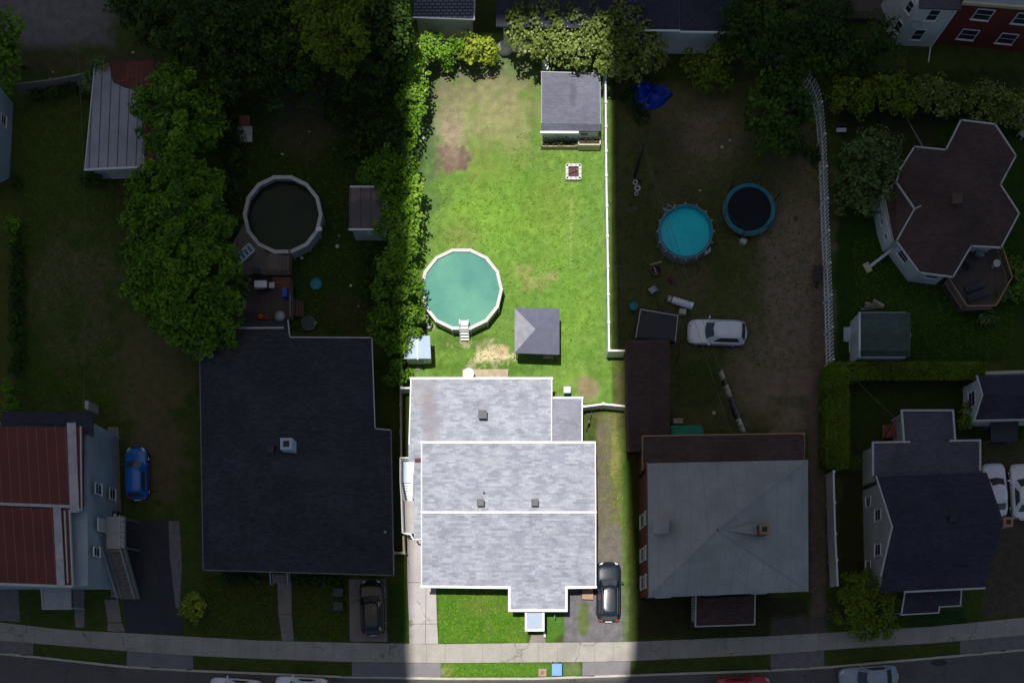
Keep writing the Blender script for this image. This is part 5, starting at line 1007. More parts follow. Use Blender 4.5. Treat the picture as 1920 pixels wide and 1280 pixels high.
# utility pole and cables
A = P(1190,330,0); B = P(1207,270,5.0); up = thing('utility_pole', 'tall thin dark pole standing in the earthy yard near the white vinyl fence', 'pole', 1190, 330)
MB().tube([(A.x,A.y,-.1),(B.x*.5+A.x*.5,B.y*.5+A.y*.5,2.5),(B.x,B.y,5.0)], [.13,.11,.09], 10).build('shaft', M['black'], up); MB().box((B.x,B.y,4.9), (.5,.09,.09), .5).build('crossarm', M['black'], up)
def cable(label, a_, b_, sag=.6, r_=.014, z0=True):
    A, B = P(*a_), P(*b_); mb = MB(); mb.tube([A.lerp(B, u)-Vector((0,0,4*sag*u*(1-u))) for u in np.linspace(0,1,13)], r_, 5); o = mb.build('cable', M['wire'], None, O=A); return tag(o, label, 'cable')
cable('left of the two thin cables crossing the earthy yard to the brick house', (1206,272,4.9), (1372,816,4.7)); cable('right of the two thin cables crossing the earthy yard above the white hatchback', (1209,274,4.9), (1395,816,4.7), .5)
cable('thin cable running down the far left lawn to the blue-sided house', (143,60,5.0), (156,772,5.3), .9); cable('thin cable slanting from the clipped hedge corner to the gabled house', (1585,690,4.0), (1688,792,3.0), .2)
# clothes line
A, B = P(1352,690,1.9), P(1398,812,1.9); cl = tag(MB().tube([A, A.lerp(B,.5)-Vector((0,0,.1)), B], .012, 5).build('clothes_line', M['offwhite'], None, O=A), 'clothes line strung up to the rear of the brick house', 'clothes line')
po_ = MB().tube([(A.x,A.y,-.05),(A.x,A.y,1.95)], .04, 8); single(po_, 'clothes_post', M['steel'], 'thin grey post at the upper end of the clothes line', 'post', *gpt(1352,690,1.9))
d = (B-A).normalized(); nrm = Vector((-d.y, d.x, 0)).normalized()
for u0, u1, mt, nm, lb in ((.03,.15,'cream','towel','cream towel hung at the upper end of the clothes line'),(.16,.23,'black','shirt','small black shirt beside the upper cream towel on the line'),(.25,.42,'cream','towel','long cream towel below the small black shirt on the line'),(.43,.53,'maroon','shirt','maroon shirt in the middle of the clothes line'),(.54,.74,'dark','trousers','long dark trousers on the lower half of the clothes line'),(.76,.86,'white','shirt','white shirt near the lower end of the clothes line'),(.87,.97,'offwhite','towel','greyish towel at the clothes line end nearest the brick house')):
    mb = MB(); nk = 7; ln = .75 if nm != 'trousers' else 1.0
    for j in range(nk):
        u = u0+(u1-u0)*j/(nk-1); c = A.lerp(B, u)-Vector((0,0,.1*4*u*(1-u)*.5)); wv = .04*math.sin(j*2.1+u0*30)
        for z_, o_ in ((0,.03),(-ln*.5,.16+wv),(-ln,.24+wv*1.8)): mb.v.append(tuple(c+nrm*o_+Vector((0,0,z_))))
    for j in range(nk-1):
        for k in range(2): a_ = j*3+k; mb.f.append([a_, a_+1, a_+4, a_+3])
    # back layer hanging the other side of the line
    n0 = len(mb.v)
    for j in range(nk):
        u = u0+(u1-u0)*j/(nk-1); c = A.lerp(B, u)-Vector((0,0,.1*4*u*(1-u)*.5)); wv = .03*math.sin(j*1.7+u0*20)
        for z_, o_ in ((0,.03),(-ln*.4,-.1+wv),(-ln*.8,-.16+wv*1.8)): mb.v.append(tuple(c+nrm*o_+Vector((0,0,z_))))
    for j in range(nk-1):
        for k in range(2): a_ = n0+j*3+k; mb.f.append([a_, a_+1, a_+4, a_+3])
    o = mb.build(nm, M[mt], None, O=A.lerp(B, (u0+u1)/2), smooth=True); tag(o, lb, 'laundry'); sm = o.modifiers.new('t', 'SOLIDIFY'); sm.thickness = .015
# rolled white cover
rl = thing('rolled_cover', 'white rolled tube lying on the earth above the white hatchback', 'roll', 1280, 568); A, B = P(1260,562,.35), P(1299,574,.35); MB().tube([A, B], .27, 16).build('roll', M['vinyl'], rl, smooth=False); MB().tube([P(1252,560,.35), P(1258,561.5,.35)], .24, 14).build('end_cap', M['cream'], rl)
mb = MB(); mb.box((*W(1278,588),.3), (.5,.42,.55), -.05); single(mb, 'crate', M['cream'], 'small yellowish crate by the corner of the black trailer', 'crate', 1278, 588, bevel=.03)
# black trailer
td = thing('utility_trailer', 'black covered trailer with a thin pale frame above the brown shed', 'trailer', 1232, 608); q = [(1201,580,1.3),(1271,592,1.3),(1266,640,1.3),(1192,634,1.3)]
MB().slab([P(*p) for p in q], .75).build('body', M['black'], td, bevel=.02); mb = MB()
for a_, b_ in ((q[3], q[0]), (q[0], q[1]), (q[1], q[2])): mb.bar(P(*a_)+Vector((0,0,.05)), P(*b_)+Vector((0,0,.05)), .06, .09)
mb.build('frame', M['offwhite'], td); MB().slab([P(1203,598,1.36)*1,P(1268,607,1.36),P(1264,636,1.36),P(1197,631,1.36)], .05).build('cover', M['black'], td)
for x_, y_ in ((1215,583),(1208,640)): c = P(x_, y_, .3); MB().tube([(c.x,c.y-.08,.3),(c.x,c.y+.08,.3)], .3, 18).build('wheel', M['rubber'], td)
mb = MB(); mb.lathe((*W(1186,580),0), [(.24,0),(.3,.7),(.32,.72),(.3,.76),(.05,.8)], 16); single(mb, 'teal_barrel', M['teal'], 'teal barrel beside the upper left corner of the black trailer', 'barrel', 1186, 580)
# clutter near the fence
for i, (x_, y_, r_, mt, lb) in enumerate(((1191,343,.2,'offwhite','pale tyre at the top of the row beside the pole foot'),(1199,341,.16,'black','black ring-shaped pot right of the topmost pale tyre'),(1195,354,.24,'offwhite','widest pale tyre in the middle of the row by the pole'),(1193,364,.17,'cream','cream tyre, lowest of the tight row by the pole'),(1191,392,.17,'grey_wood','grey tyre lying alone below the row by the pole'))):
    mb = MB(); O = P(x_,y_); mb.ring((O.x,O.y,0), r_*.5, r_, .14, 20); single(mb, 'garden_ring', M[mt], lb, 'tyre', x_, y_, bevel=.03)
fr_ = thing('fire_ring', 'round rusty fire ring with a pale stick, left of the rolled white cover', 'fire ring', 1229, 510); O = P(1229,510); MB().ring((O.x,O.y,0), .36, .42, .35, 24).build('ring', M['brown_wood'], fr_); MB().lathe((O.x,O.y,0), [(.35,0),(.3,.06),(.02,.08)], 16).build('ash', M['black'], fr_); MB().tube([P(1226,500,.5), P(1231,514,.3)], .05).build('stick', M['tan_wood'], fr_)
mb = MB(); mb.box((*W(1229,495),.12), (.95,.1,.08), .25); single(mb, 'wood_plank', M['tan_wood'], 'short tan plank just above the round fire ring', 'plank', 1229, 495)
chair(1258, 527, 0, .8, 'maroon', 'faded red folding chair right of the fire ring', s=.8); chair(1222, 547, 0, 2.2, 'steel', 'grey chair below the fire ring and left of the rolled cover', s=.9)
gr = thing('barbecue', 'barbecue with a white lid on the wooden deck by the murky pool', 'barbecue', 490, 533, .7); O = P(490,533,1.6)
MB().box((O.x,O.y,1.2), (.9,.5,.7)).build('cart', M['black'], gr, bevel=.02); MB().box((O.x-.05,O.y,1.62), (.95,.55,.22)).build('lid', M['plate'], gr, bevel=.08); MB().box((O.x+.75,O.y-.02,1.5), (.4,.42,.05)).build('side_shelf', M['offwhite'], gr); MB().tube([(O.x-.5,O.y-.36,1.6),(O.x+.2,O.y-.36,1.6)], .02).build('handle', M['steel'], gr)
# white steps ladder on deck
sl_ = thing('pool_steps', 'white plastic step ladder slanting on the deck at the murky pool', 'ladder', 455, 480, 1.3); A, B = P(438,494,1.6), P(472,462,1.9); dd = (B-A).normalized(); nn_ = Vector((-dd.y,dd.x,0)).normalized()
for s_ in (-1,1): MB().bar(A+nn_*s_*.32, B+nn_*s_*.32, .08, .12).build('side_rail', M['plate'], sl_)
for k in range(4): c = A.lerp(B, .4+.19*k); MB().box(c, (.22,.62,.06), math.atan2(dd.y,dd.x)).build('step', M['bluewhite'], sl_, bevel=.02)
mb = MB(); mb.box((*W(441,578,.7),.95), (.75,.8,.5)); single(mb, 'storage_chest', M['offwhite'], 'pale storage chest in the left corner of the lower deck', 'chest', 441, 578, .7, bevel=.03)
ball(489, 594, .22, 'orange', 'orange toy seat on the lower deck by the roof edge', 'toy', 'toy', .7, .6); ball(500, 597, .16, 'red', 'small red toy beside the orange one on the lower deck', 'toy', 'toy', .7, .6); ball(526, 594, .42, 'lf_x' if False else 'steel', 'rounded grey basket at the lower deck corner near the roof', 'basket', 'basket', .7, .4)
mb = MB(); mb.box((*W(536,552,.7),.95), (.4,.7,.5)); single(mb, 'deck_box', M['tarp'], 'small blue box on the deck beside the stair to the lawn', 'box', 536, 552, .7, bevel=.03)
mb = MB(); mb.box((*W(483,512,1.3),1.6), (.5,.45,.5)); single(mb, 'deck_chair_cushion', M['dark'], 'dark cushion box at the top of the deck steps left of the stair', 'box', 483, 512, 1.3, bevel=.05)
mb = MB(); O = P(593,533); mb.lathe((O.x,O.y,0), [(.42,0),(.46,.1),(.44,.13),(.38,.1),(.35,.06),(.01,.06)], 28); single(mb, 'toy_pool', M['teal'], 'small round teal paddling tray on the dark lawn below the murky pool', 'tray', 593, 533)
rg = thing('plant_ring', 'round wire-edged plant ring beside the dark hip roof', 'planter', 580, 608); O = P(580,608); MB().ring((O.x,O.y,0), .48, .54, .3, 24).build('rim', M['grey_wood'], rg); MB().lathe((O.x,O.y,0), [(.48,.0),(.47,.2),(.02,.24)], 20).build('soil', M['green_shingle'], rg); ball(592, 606, .12, 'offwhite', 'small pale pot touching the round plant ring', 'pot', 'pot')
mb = MB(); A, B = P(596,618,.1), P(628,640,.1)
# left yard items
chr_ = thing('garden_chair', 'grey and red padded garden chair on the dark lawn above the murky pool', 'chair', 462, 250); O = P(462,252); MB().box((O.x,O.y-.2,.4), (1.1,1.2,.12)).build('seat', M['offwhite'], chr_, bevel=.05); MB().box((O.x+.02,O.y+.72,.6), (.85,.7,.1), 0, .35).build('backrest', M['red_wood'], chr_, bevel=.05)
for dx in (-.45,.45):
    for dy in (-.6,.3): MB().box((O.x+dx,O.y+dy,.17), (.06,.06,.34)).build('leg', M['steel'], chr_)
for x_, y_, r_, mt, lb in ((633,463,.16,'offwhite','pale stone on the grass below the small rusty shed'),(636,443,.11,'grey_wood','grey stone above the pale one below the rusty shed'),(566,484,.13,'offwhite','pale stone by the lower wall of the murky pool'),(658,536,.12,'cream','cream ball in the middle of the dark lawn below the hedge'),(672,574,.06,'plate','tiny white pebble on the brown patch of the dark lawn'),(530,290,.1,'cream','cream stone at the lower edge of the bare earth circle'),(580,248,.07,'offwhite','tiny pale stone inside the bare earth circle')): ball(x_, y_, r_, mt, lb, 'stone', 'stone', 0, .6)
for x_, y_, r_, mt, lb in ((1353,277,.14,'cream','cream stone in the earthy yard, larger of the two below the tarp'),(1368,264,.09,'offwhite','smaller pale stone beside the larger cream one'),(1312,358,.1,'cream','small cream stone above the cyan pool'),(1338,775,.17,'cream','rounded cream pot on the earth below the clothes line'),(1545,486,.07,'plate','tiny white stone at the foot of the picket fence'),(1491,410,.16,'brown_wood','small dark stump right of the trampoline')): ball(x_, y_, r_, mt, lb, 'stone', 'stone', 0, .6)
for x_, y_, r_, mt, lb in ((281,75,.09,'offwhite','small white stone on the earth above the metal-roofed garage'),(250,100,.12,'cream','cream stone just above the rusting roof corner'),(100,136,.07,'offwhite','tiny pale stone near the weathered board fence')): ball(x_, y_, r_, mt, lb, 'stone', 'stone', 0, .6)
# bins by the black car
for y_, lb, mt in ((1111,'upper grey-green wheeled bin beside the black car','steel'),(1137,'lower grey-green wheeled bin beside the black car','steel')):
    r0 = thing('wheeled_bin', lb, 'bin', 638, y_, group='wheeled bins beside the black car'); O = wloc(r0); MB().lathe((O.x,O.y,0), [(.3,0),(.4,.95)], 4, rz=R(45)).build('bin_body', M['green_shingle'], r0); MB().box((O.x,O.y,1.0), (.75,.62,.07), random.uniform(-.1,.1)).build('lid', M['green_shingle'], r0, bevel=.03); MB().tube([(O.x-.3,O.y+.34,1.0),(O.x+.3,O.y+.34,1.0)], .025).build('handle', M['black'], r0)
    for s_ in (-1,1): MB().box((O.x+s_*.27,O.y+.33,.1), (.06,.2,.2)).build('wheel', M['rubber'], r0)
# wheelbarrow
wb_ = thing('wheelbarrow', 'dark wheelbarrow with red handles tipped against the picket fence', 'wheelbarrow', 1530, 517); O = P(1529,517)
mb = MB(); mb.slab([(O.x-.38,O.y-.65,.62),(O.x+.25,O.y-.6,.62),(O.x+.38,O.y+.55,.62),(O.x-.22,O.y+.6,.62)], .1); mb.slab([(O.x-.25,O.y-.4,.53),(O.x+.15,O.y-.4,.53),(O.x+.22,O.y+.35,.53),(O.x-.12,O.y+.35,.53)], .3); mb.build('tray', M['black'], wb_, bevel=.03)
for s_ in (-1,1): MB().tube([(O.x+s_*.2,O.y-.5,.35),(O.x+.3+s_*.2,O.y+.6,.55),(O.x+.65+s_*.15,O.y+1.0,.65)], .03).build('handle', M['red'], wb_)
MB().tube([(O.x-.04,O.y-.8,.2),(O.x+.04,O.y-.8,.2)], .2, 16).build('wheel', M['rubber'], wb_)
# woodpile things near upper right
bn = thing('garden_bench', 'small dark bench with a pale seat in the shade above the right lawn', 'bench', 1574, 247); O = P(1574,247); MB().box((O.x,O.y-.1,.42), (.75,.3,.06)).build('seat', M['offwhite'], bn); MB().box((O.x,O.y+.2,.6), (.8,.08,.4), 0, -.2).build('backrest', M['black'], bn)
for dx in (-.3,.3): MB().box((O.x+dx,O.y,.2), (.07,.4,.4)).build('leg', M['black'], bn)
gs = MB(); gs.slab([P(1258,797,1.9),P(1313,797,1.9),P(1319,805,1.9),P(1319,818,1.9),P(1258,818,1.9)], .06); g2 = single(gs, 'green_awning', M['greensheet'], 'bright green sheet awning against the rear roof of the brick house', 'awning', 1288, 808)
for x_ in (1261,1316): x2, y2 = W(x_,801,1.85); MB().box((x2,y2,.92), (.07,.07,1.84)).build('post', M['grey_wood'], g2)
mb = MB(); mb.box((*W(1268,793),.4), (.75,.4,.75)); single(mb, 'wooden_box', M['tan_wood'], 'tan wooden box at the upper left corner of the green awning', 'box', 1268, 793)
tg = thing('garden_tools', 'bundle of grey sticks leaning by the long brown shed above the green awning', 'tools', 1266, 772)
for i in range(6): MB().tube([P(1262+i*2,785,0), P(1258+i*3.4,762+i%3*3,1.6)], .02).build('stick', M['grey_wood'], tg)
fb = thing('folding_rack', 'white metal frame and boards behind the barn-shaped shed at the hedge', 'frame', 1645, 676)
MB().bar(P(1620,673,.6), P(1669,673,.6), .12, .08).build('rail', M['offwhite'], fb); 
for x_ in (1632,1645,1658): MB().bar(P(x_,674,.55), P(x_+6,682,.2), .05, .05).build('slat', M['steel'], fb)
fg = MB(); fg.box((*W(172,764,.9),.9), (.3,.65,1.8)); single(fg, 'stone_post', M['stone'], 'pale mossy post at the rear corner of the blue-sided house', 'post', 172, 764, bevel=.03)

# ------------------------------------------------------------- vegetation
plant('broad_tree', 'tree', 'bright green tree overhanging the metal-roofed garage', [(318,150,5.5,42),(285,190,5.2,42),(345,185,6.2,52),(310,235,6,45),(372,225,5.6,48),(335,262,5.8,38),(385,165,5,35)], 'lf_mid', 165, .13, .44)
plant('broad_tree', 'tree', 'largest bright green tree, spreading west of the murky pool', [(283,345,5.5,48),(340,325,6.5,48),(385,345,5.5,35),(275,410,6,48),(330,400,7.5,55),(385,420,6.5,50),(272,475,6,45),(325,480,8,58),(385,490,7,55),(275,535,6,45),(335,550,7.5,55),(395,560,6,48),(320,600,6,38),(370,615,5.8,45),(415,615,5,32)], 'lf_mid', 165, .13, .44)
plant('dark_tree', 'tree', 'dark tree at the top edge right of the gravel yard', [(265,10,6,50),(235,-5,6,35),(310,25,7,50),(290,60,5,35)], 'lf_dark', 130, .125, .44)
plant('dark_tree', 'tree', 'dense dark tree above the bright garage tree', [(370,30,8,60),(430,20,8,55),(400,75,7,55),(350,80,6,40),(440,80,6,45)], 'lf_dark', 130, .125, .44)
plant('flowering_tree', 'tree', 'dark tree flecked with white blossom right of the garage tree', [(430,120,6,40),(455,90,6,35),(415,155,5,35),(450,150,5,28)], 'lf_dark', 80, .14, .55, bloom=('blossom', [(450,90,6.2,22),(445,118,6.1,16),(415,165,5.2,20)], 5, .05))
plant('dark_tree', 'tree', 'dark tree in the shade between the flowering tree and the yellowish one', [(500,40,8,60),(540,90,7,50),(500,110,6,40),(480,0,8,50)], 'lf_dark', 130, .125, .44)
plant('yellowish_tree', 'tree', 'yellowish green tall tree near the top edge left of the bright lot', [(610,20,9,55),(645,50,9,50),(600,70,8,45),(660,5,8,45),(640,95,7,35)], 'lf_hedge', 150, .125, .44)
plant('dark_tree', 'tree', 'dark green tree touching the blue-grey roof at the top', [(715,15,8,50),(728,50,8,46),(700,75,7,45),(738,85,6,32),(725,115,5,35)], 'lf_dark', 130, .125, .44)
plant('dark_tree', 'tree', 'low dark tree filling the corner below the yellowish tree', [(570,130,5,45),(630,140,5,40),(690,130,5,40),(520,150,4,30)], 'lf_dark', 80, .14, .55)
# hedge row between the lots
HR = 'shrubs of the hedge row left of the bright lawn'
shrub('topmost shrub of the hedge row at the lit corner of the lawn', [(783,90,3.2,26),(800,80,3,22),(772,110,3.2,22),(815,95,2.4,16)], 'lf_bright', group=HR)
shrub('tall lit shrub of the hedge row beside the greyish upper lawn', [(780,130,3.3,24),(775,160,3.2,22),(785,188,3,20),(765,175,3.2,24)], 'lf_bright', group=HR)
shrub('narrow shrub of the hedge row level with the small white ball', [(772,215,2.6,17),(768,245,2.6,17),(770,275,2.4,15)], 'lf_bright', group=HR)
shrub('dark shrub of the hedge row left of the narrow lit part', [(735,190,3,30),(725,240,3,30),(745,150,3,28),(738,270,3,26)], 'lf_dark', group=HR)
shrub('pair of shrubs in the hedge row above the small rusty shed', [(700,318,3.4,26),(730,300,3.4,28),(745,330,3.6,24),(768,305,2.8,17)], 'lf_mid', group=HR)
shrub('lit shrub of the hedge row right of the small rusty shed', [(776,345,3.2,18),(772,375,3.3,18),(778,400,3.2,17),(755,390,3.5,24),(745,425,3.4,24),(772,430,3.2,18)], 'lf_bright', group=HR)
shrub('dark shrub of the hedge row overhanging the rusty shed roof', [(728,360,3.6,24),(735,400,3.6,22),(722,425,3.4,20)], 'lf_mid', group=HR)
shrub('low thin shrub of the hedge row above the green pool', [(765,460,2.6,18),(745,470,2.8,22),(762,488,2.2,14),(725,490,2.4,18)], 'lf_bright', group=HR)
shrub('bushy tall shrub of the hedge row left of the green pool', [(735,530,3.6,32),(768,525,3.2,22),(740,570,3.9,38),(770,560,3.4,24),(730,610,3.6,36),(768,600,3.3,24),(745,640,3,22)], 'lf_mid', cat='shrub', group=HR)
shrub('small shrub in the gap between the white resin shed and the dark roof', [(737,655,2.2,12),(745,675,2,10)], 'lf_mid')
shrub('small round bush at the rear left corner of the bright house', [(750,700,1.8,15),(762,702,1.6,12),(738,710,1.6,12)], 'lf_mid')
for i, (L_, lb) in enumerate((([(845,92,2.2,22),(870,85,2.4,20),(820,80,2.2,20)], 'green shrub left of the yellow one at the top of the bright lawn'), ([(895,88,2.6,26),(915,92,2.4,20),(875,98,2,14)], 'yellow-green shrub at the top of the bright lawn left of the white tarp'))): shrub(lb, L_, 'lf_yell' if i else 'lf_mid')
mb = MB(); O = P(946,96); mb.lathe((O.x,O.y,0), [(.5,0),(.54,.6),(.36,.9),(.02,1.0)], 11, sx=1.15, sy=.75); single(mb, 'covered_heap', M['plate'], 'white covered heap between the yellow-green shrub and the lilacs', 'cover', 942, 90)
LC = 'big lilac bushes along the top of the bright lot'
plant('lilac_bush', 'bush', 'leftmost lilac bush with pale yellow-white flower heads lit along its lower edge', [(978,28,4,34),(1010,20,4,38),(990,70,3.4,28),(1020,78,3.4,30),(968,58,3.4,20)], 'lf_olive', 120, .12, .34, bloom=('blossom', [(992,80,3.5,24),(1015,88,3.5,26),(1000,40,4.1,30)], 20, .06), group=LC)
plant('lilac_bush', 'bush', 'middle lilac bush with pale flower heads above the garden shed', [(1055,25,4,38),(1095,40,4,38),(1060,75,3.6,34),(1100,85,3.6,34),(1125,60,4,28)], 'lf_olive', 120, .12, .34, bloom=('blossom', [(1060,85,3.7,32),(1100,92,3.7,28),(1080,45,4.1,34)], 20, .06), group=LC)
plant('lilac_bush', 'bush', 'purple flowering lilac bush at the right end near the navy roof', [(1180,20,4.4,38),(1160,55,4.2,36),(1205,70,4,34),(1170,105,3.8,34),(1225,95,3.5,28),(1150,115,3.4,24),(1195,125,3,22)], 'lf_olive', 120, .12, .34, bloom=('lilac', [(1182,20,4.6,30),(1178,50,4.4,24)], 22, .06), group=LC)
plant('green_tree', 'tree', 'round mid-green tree inside the curve of the picket fence', [(1458,150,4,40),(1486,175,4,38),(1445,195,4.4,42),(1486,220,4.4,40),(1460,248,3.8,32),(1500,200,3.5,24)], 'lf_deep', 90, .15, .5)
plant('small_tree', 'tree', 'small loose tree below the white wall of the navy-roofed house', [(1335,120,3,26),(1350,100,3,24),(1322,145,2.6,22),(1300,110,2.4,22),(1355,140,2,18)], 'lf_hedge', 80, .13, .45)
plant('dark_tree', 'tree', 'dark tree right of the navy roof at the top edge', [(1400,10,6,40),(1440,30,6,45),(1420,70,5,40),(1380,60,4,28)], 'lf_dark', 80, .14, .55)
plant('dark_tree', 'tree', 'dark loose tree beside the plank deck at the top', [(1500,20,6,50),(1540,55,5,45),(1480,75,5,40),(1530,100,4,40),(1575,95,4,35)], 'lf_dark', 80, .14, .55)
plant('flowering_tree', 'tree', 'pale-flecked bush against the corner of the white-sided house', [(1655,55,4.4,30),(1625,80,3.6,28),(1670,85,3.4,22),(1600,110,3,26),(1640,105,3,22)], 'lf_dark', 80, .12, .45, bloom=('blossom', [(1665,40,4.6,18),(1640,60,4.2,18)], 4, .045))
for i, (x0, lb) in enumerate(((1585,'left end of the wild olive hedge above the bungalow'),(1670,'second quarter of the wild olive hedge, left of the brown roof peak'),(1755,'third quarter of the wild olive hedge, above the brown roof peak'),(1840,'part of the wild olive hedge below the brick building'),(1915,'right end of the wild olive hedge at the edge'))):
    dy = (0,0,4,14,30)[i]; shrub(lb, [(x0-20,160+dy,2.4,24),(x0+15,158+dy,2.6,24),(x0,180+dy,2.4,26),(x0+35,178+dy,2.4,24),(x0+30,195+dy,2,18)], 'lf_olive' if i > 1 else 'lf_hedge', cat='hedge', name='wild_hedge', group='wild olive hedge above the bungalow', dens=120)
plant('small_tree', 'tree', 'light grey-green tree leaning over the picket fence by the bungalow', [(1640,270,3.8,30),(1610,290,4,34),(1655,305,4,34),(1600,335,3.8,30),(1640,350,3.8,34),(1590,370,3,24),(1625,380,3,22),(1665,275,3.2,20)], 'lf_grey', 95, .12, .4)
plant('round_bush', 'bush', 'large round olive-green bush at the front corner of the gabled house', [(1610,1105,3,30),(1645,1100,3.2,34),(1680,1108,3,26),(1600,1140,2.8,32),(1640,1140,3.4,38),(1620,1168,2.6,28),(1655,1165,2.6,26)], 'lf_hedge', 150, .11, .38)
shrub('small round yellow-green bush on the front lawn by the asphalt drive', [(360,1139,1.6,22)], 'lf_yell', cat='bush', name='round_bush', dens=330, size=.09, csize=.3)
shrub('rounded clipped bush at the corner of the small gabled garage', [(1815,776,1.6,18),(1808,785,1.4,13)], 'lf_hedge', cat='bush', name='round_bush')
plant('dark_tree', 'tree', 'olive tree at the left edge beside the gravel yard', [(5,45,5,32),(-5,90,5,34),(10,125,4,28),(20,70,4,18)], 'lf_mid', 80, .14, .5)
shrub('leafy bush at the far left above the blue-sided house', [(18,722,2,14),(20,742,2,14),(16,760,1.8,12)], 'lf_mid'); shrub('small leafy bush on the far left boundary strip', [(22,415,1.2,10),(26,432,1.2,8),(27,455,1,7)], 'lf_mid'); shrub('tiny bush by the pale blue shed corner', [(28,335,1,8)], 'lf_dark')
shrub('vine shrub hugging the upper left corner of the metal-roofed garage', [(175,125,2.4,12),(168,140,2.2,10),(190,118,2.4,10),(165,160,2,9)], 'lf_grey'); shrub('fern-like clump under the lower left corner of the garage', [(165,330,1,12),(180,336,.8,9)], 'lf_dark')
for i, (y0, n_) in enumerate(((445,'boundary hedge part beside the far left boundary bush'),(530,'middle part of the low dark boundary hedge at the far left'),(620,'lower part of the low dark boundary hedge at the far left'))): shrub(n_, [(30,y0+k*18,.9,7) for k in range(5)], 'lf_dark', cat='hedge', name='boundary_hedge', group='low dark boundary hedge')
shrub('strip of low plants on the shaded side of the board fence', [(60+k*22,175-k*3,1.0,13) for k in range(5)], 'lf_dark', cat='plants', name='low_plants')
shrub('leafy vine over the left deck edge by the biggest tree', [(438,515,2.2,16),(450,532,2,14),(436,548,2,12)], 'lf_mid', cat='vine', name='vine')
shrub('low weeds around the blue tarpaulin', [(1190,195,.8,14),(1200,215,.7,12),(1180,180,.8,10)], 'lf_dark', cat='weeds', name='weeds'); shrub('weedy edge below the picket fence tree', [(1530,285,.7,12),(1500,280,.7,14)], 'lf_dark', cat='weeds', name='weeds')
shrub('small bush below the bungalow deck', [(1855,598,.9,10),(1845,596,.8,7)], 'lf_grey'); shrub('green bush at the upper right of the bungalow deck', [(1908,495,1,9),(1912,505,1,8)], 'lf_mid'); shrub('bright bush at the right edge below the bungalow deck', [(1905,545,1.1,10),(1910,530,1,8),(1912,556,1,8)], 'lf_mid'); shrub('grey bush hugging the right rail of the bungalow deck', [(1884,548,1.1,9),(1878,560,1,8)], 'lf_grey')
shrub('dark bush at the left foot of the white-sided house', [(1560,35,2,26),(1575,10,2,24)], 'lf_dark'); shrub('dark undergrowth between the tree clumps above the murky pool', [(640,200,1.6,30),(690,240,1.6,28),(660,280,1.4,26),(700,200,2,28)], 'lf_dark'); shrub('dark undergrowth left of the bare earth circle', [(420,200,1.6,24),(440,300,1.2,20),(425,250,1.4,24),(420,350,1.6,22)], 'lf_dark')
shrub('dark undergrowth under the hedge row beside the murky pool', [(700,500,1.6,22),(690,540,1.4,20),(700,470,1.4,16)], 'lf_dark')
shrub('dark plants along the front of the dark-roofed house', [(560+k*14,1090,.6,9) for k in range(6)]+[(420+k*14,1086,.5,8) for k in range(5)], 'lf_dark', cat='plants', name='low_plants')
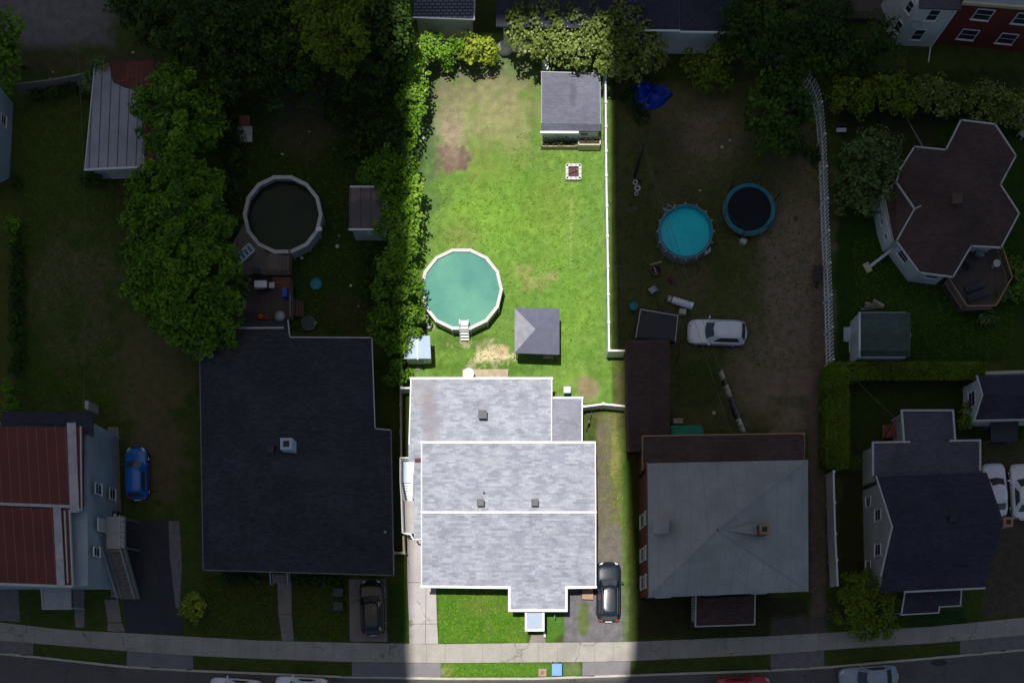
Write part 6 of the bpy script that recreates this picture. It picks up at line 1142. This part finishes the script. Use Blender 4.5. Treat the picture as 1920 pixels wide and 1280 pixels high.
# clipped hedge, L shaped: box body carrying dense small leaves
def clipped(label, poly, h, seed, group):
    c0 = poly[0]; r0 = thing('clipped_hedge', label, 'hedge', *c0, group=group); mb = MB(); xy = [W(*gpt(x_, y_, h)) for x_, y_ in poly]; inn = inset(xy, .12); mb.prism(inn, 0, h-.1); mb.build('branches', M['lf_hedge'] if False else M['bark'], r0)
    g = np.random.default_rng(seed); xs_ = [p[0] for p in xy]; ys_ = [p[1] for p in xy]; n = int((max(xs_)-min(xs_))*(max(ys_)-min(ys_))*420)
    p = np.stack([g.uniform(min(xs_), max(xs_), n), g.uniform(min(ys_), max(ys_), n), h-.02+g.normal(size=n)*.05], 1)
    ne = []
    for a_, b_ in zip(xy, xy[1:]+xy[:1]):
        L_ = math.hypot(b_[0]-a_[0], b_[1]-a_[1]); k = int(L_*h*240); u = g.random(k); zz = g.random(k)*h; e = np.stack([a_[0]+(b_[0]-a_[0])*u, a_[1]+(b_[1]-a_[1])*u, zz], 1)+g.normal(size=(k,3))*.05; ne.append(e)
    cen = np.concatenate([p]+ne); n = len(cen); nor = g.normal(size=(n,3))*.6+np.array([0,0,.8]); nor /= np.linalg.norm(nor, axis=1)[:,None]; t1 = np.cross(nor, g.normal(size=(n,3))); t1 /= np.linalg.norm(t1, axis=1)[:,None]; t2 = np.cross(nor, t1); s1 = .07*(.7+.6*g.random((n,1)))
    v = np.stack([cen-t1*s1, cen-t2*s1*.7, cen+t1*s1, cen+t2*s1*.7], 1).reshape(-1,3); var = np.clip(.45+.25*(vn(cen[:,0]*1.3, cen[:,1]*1.3, 5)-.5)*2+.15*g.normal(size=n), 0, 1)
    leafobj('foliage', (v, np.arange(n*4).reshape(-1,4), np.repeat(var,4)), M['lf_hedge'], r0)
HG = 'clipped hedge turning the corner'
clipped('upright arm of the clipped hedge beside the earth drive', [(1549,692),(1591,690),(1591,870),(1572,878),(1549,868)], 1.8, 3, HG)
clipped('long horizontal arm of the clipped hedge under the barn-shaped shed', [(1552,686),(1570,679),(1849,679),(1847,697),(1640,699),(1592,712),(1552,690)], 1.7, 4, HG)
# power-line free sparse tufts of longer grass
def tufts(name, regions, mat, seed):
    g = np.random.default_rng(seed); c_ = []
    for x0, y0, x1, y1, n in regions: c_.append(np.stack([g.uniform(x0, x1, n), g.uniform(y0, y1, n)], 1))
    c_ = np.concatenate(c_); c_ = np.stack([(c_[:,0]-NX)/PPM, (NY-c_[:,1])/PPM], 1); n = len(c_); k = 4; b_ = np.repeat(c_, k, 0)+g.normal(size=(n*k,2))*.05; N_ = len(b_); a_ = g.uniform(0, 6.28, N_); hh = g.uniform(.03, .09, N_)
    d = np.stack([np.cos(a_), np.sin(a_)], 1)*.03; l = g.normal(size=(N_,2))*.07
    v = np.stack([np.c_[b_-d, np.zeros(N_)], np.c_[b_+d, np.zeros(N_)], np.c_[b_+l+d*.3, hh], np.c_[b_+l-d*.3, hh]], 1).reshape(-1,3)
    me = npmesh(name, v, np.arange(N_*4).reshape(-1,4)); at = me.attributes.new('var','FLOAT','POINT'); at.data.foreach_set('value', np.repeat(np.clip(g.normal(size=N_)*.2+.4,0,1),4).astype(np.float32)); me.materials.append(M[mat]); o = bpy.data.objects.new(name, me); col.objects.link(o); o['kind'] = 'stuff'; o['label'] = 'short tufts of grass growing through the lawns'; o['category'] = 'grass'
tufts('grass_tufts', [(775,340,1130,690,2600),(960,250,1130,340,300),(822,1110,985,1202,1500),(832,1244,1000,1268,500),(1130,770,1175,1000,300)], 'lf_bright', 1)
tufts('grass_tufts', [(40,200,215,760,3500),(380,180,700,620,3500),(1150,200,1540,700,3000),(1600,450,1900,670,2500),(380,1090,510,1195,700),(560,1100,650,1200,500)], 'lf_mid', 2)
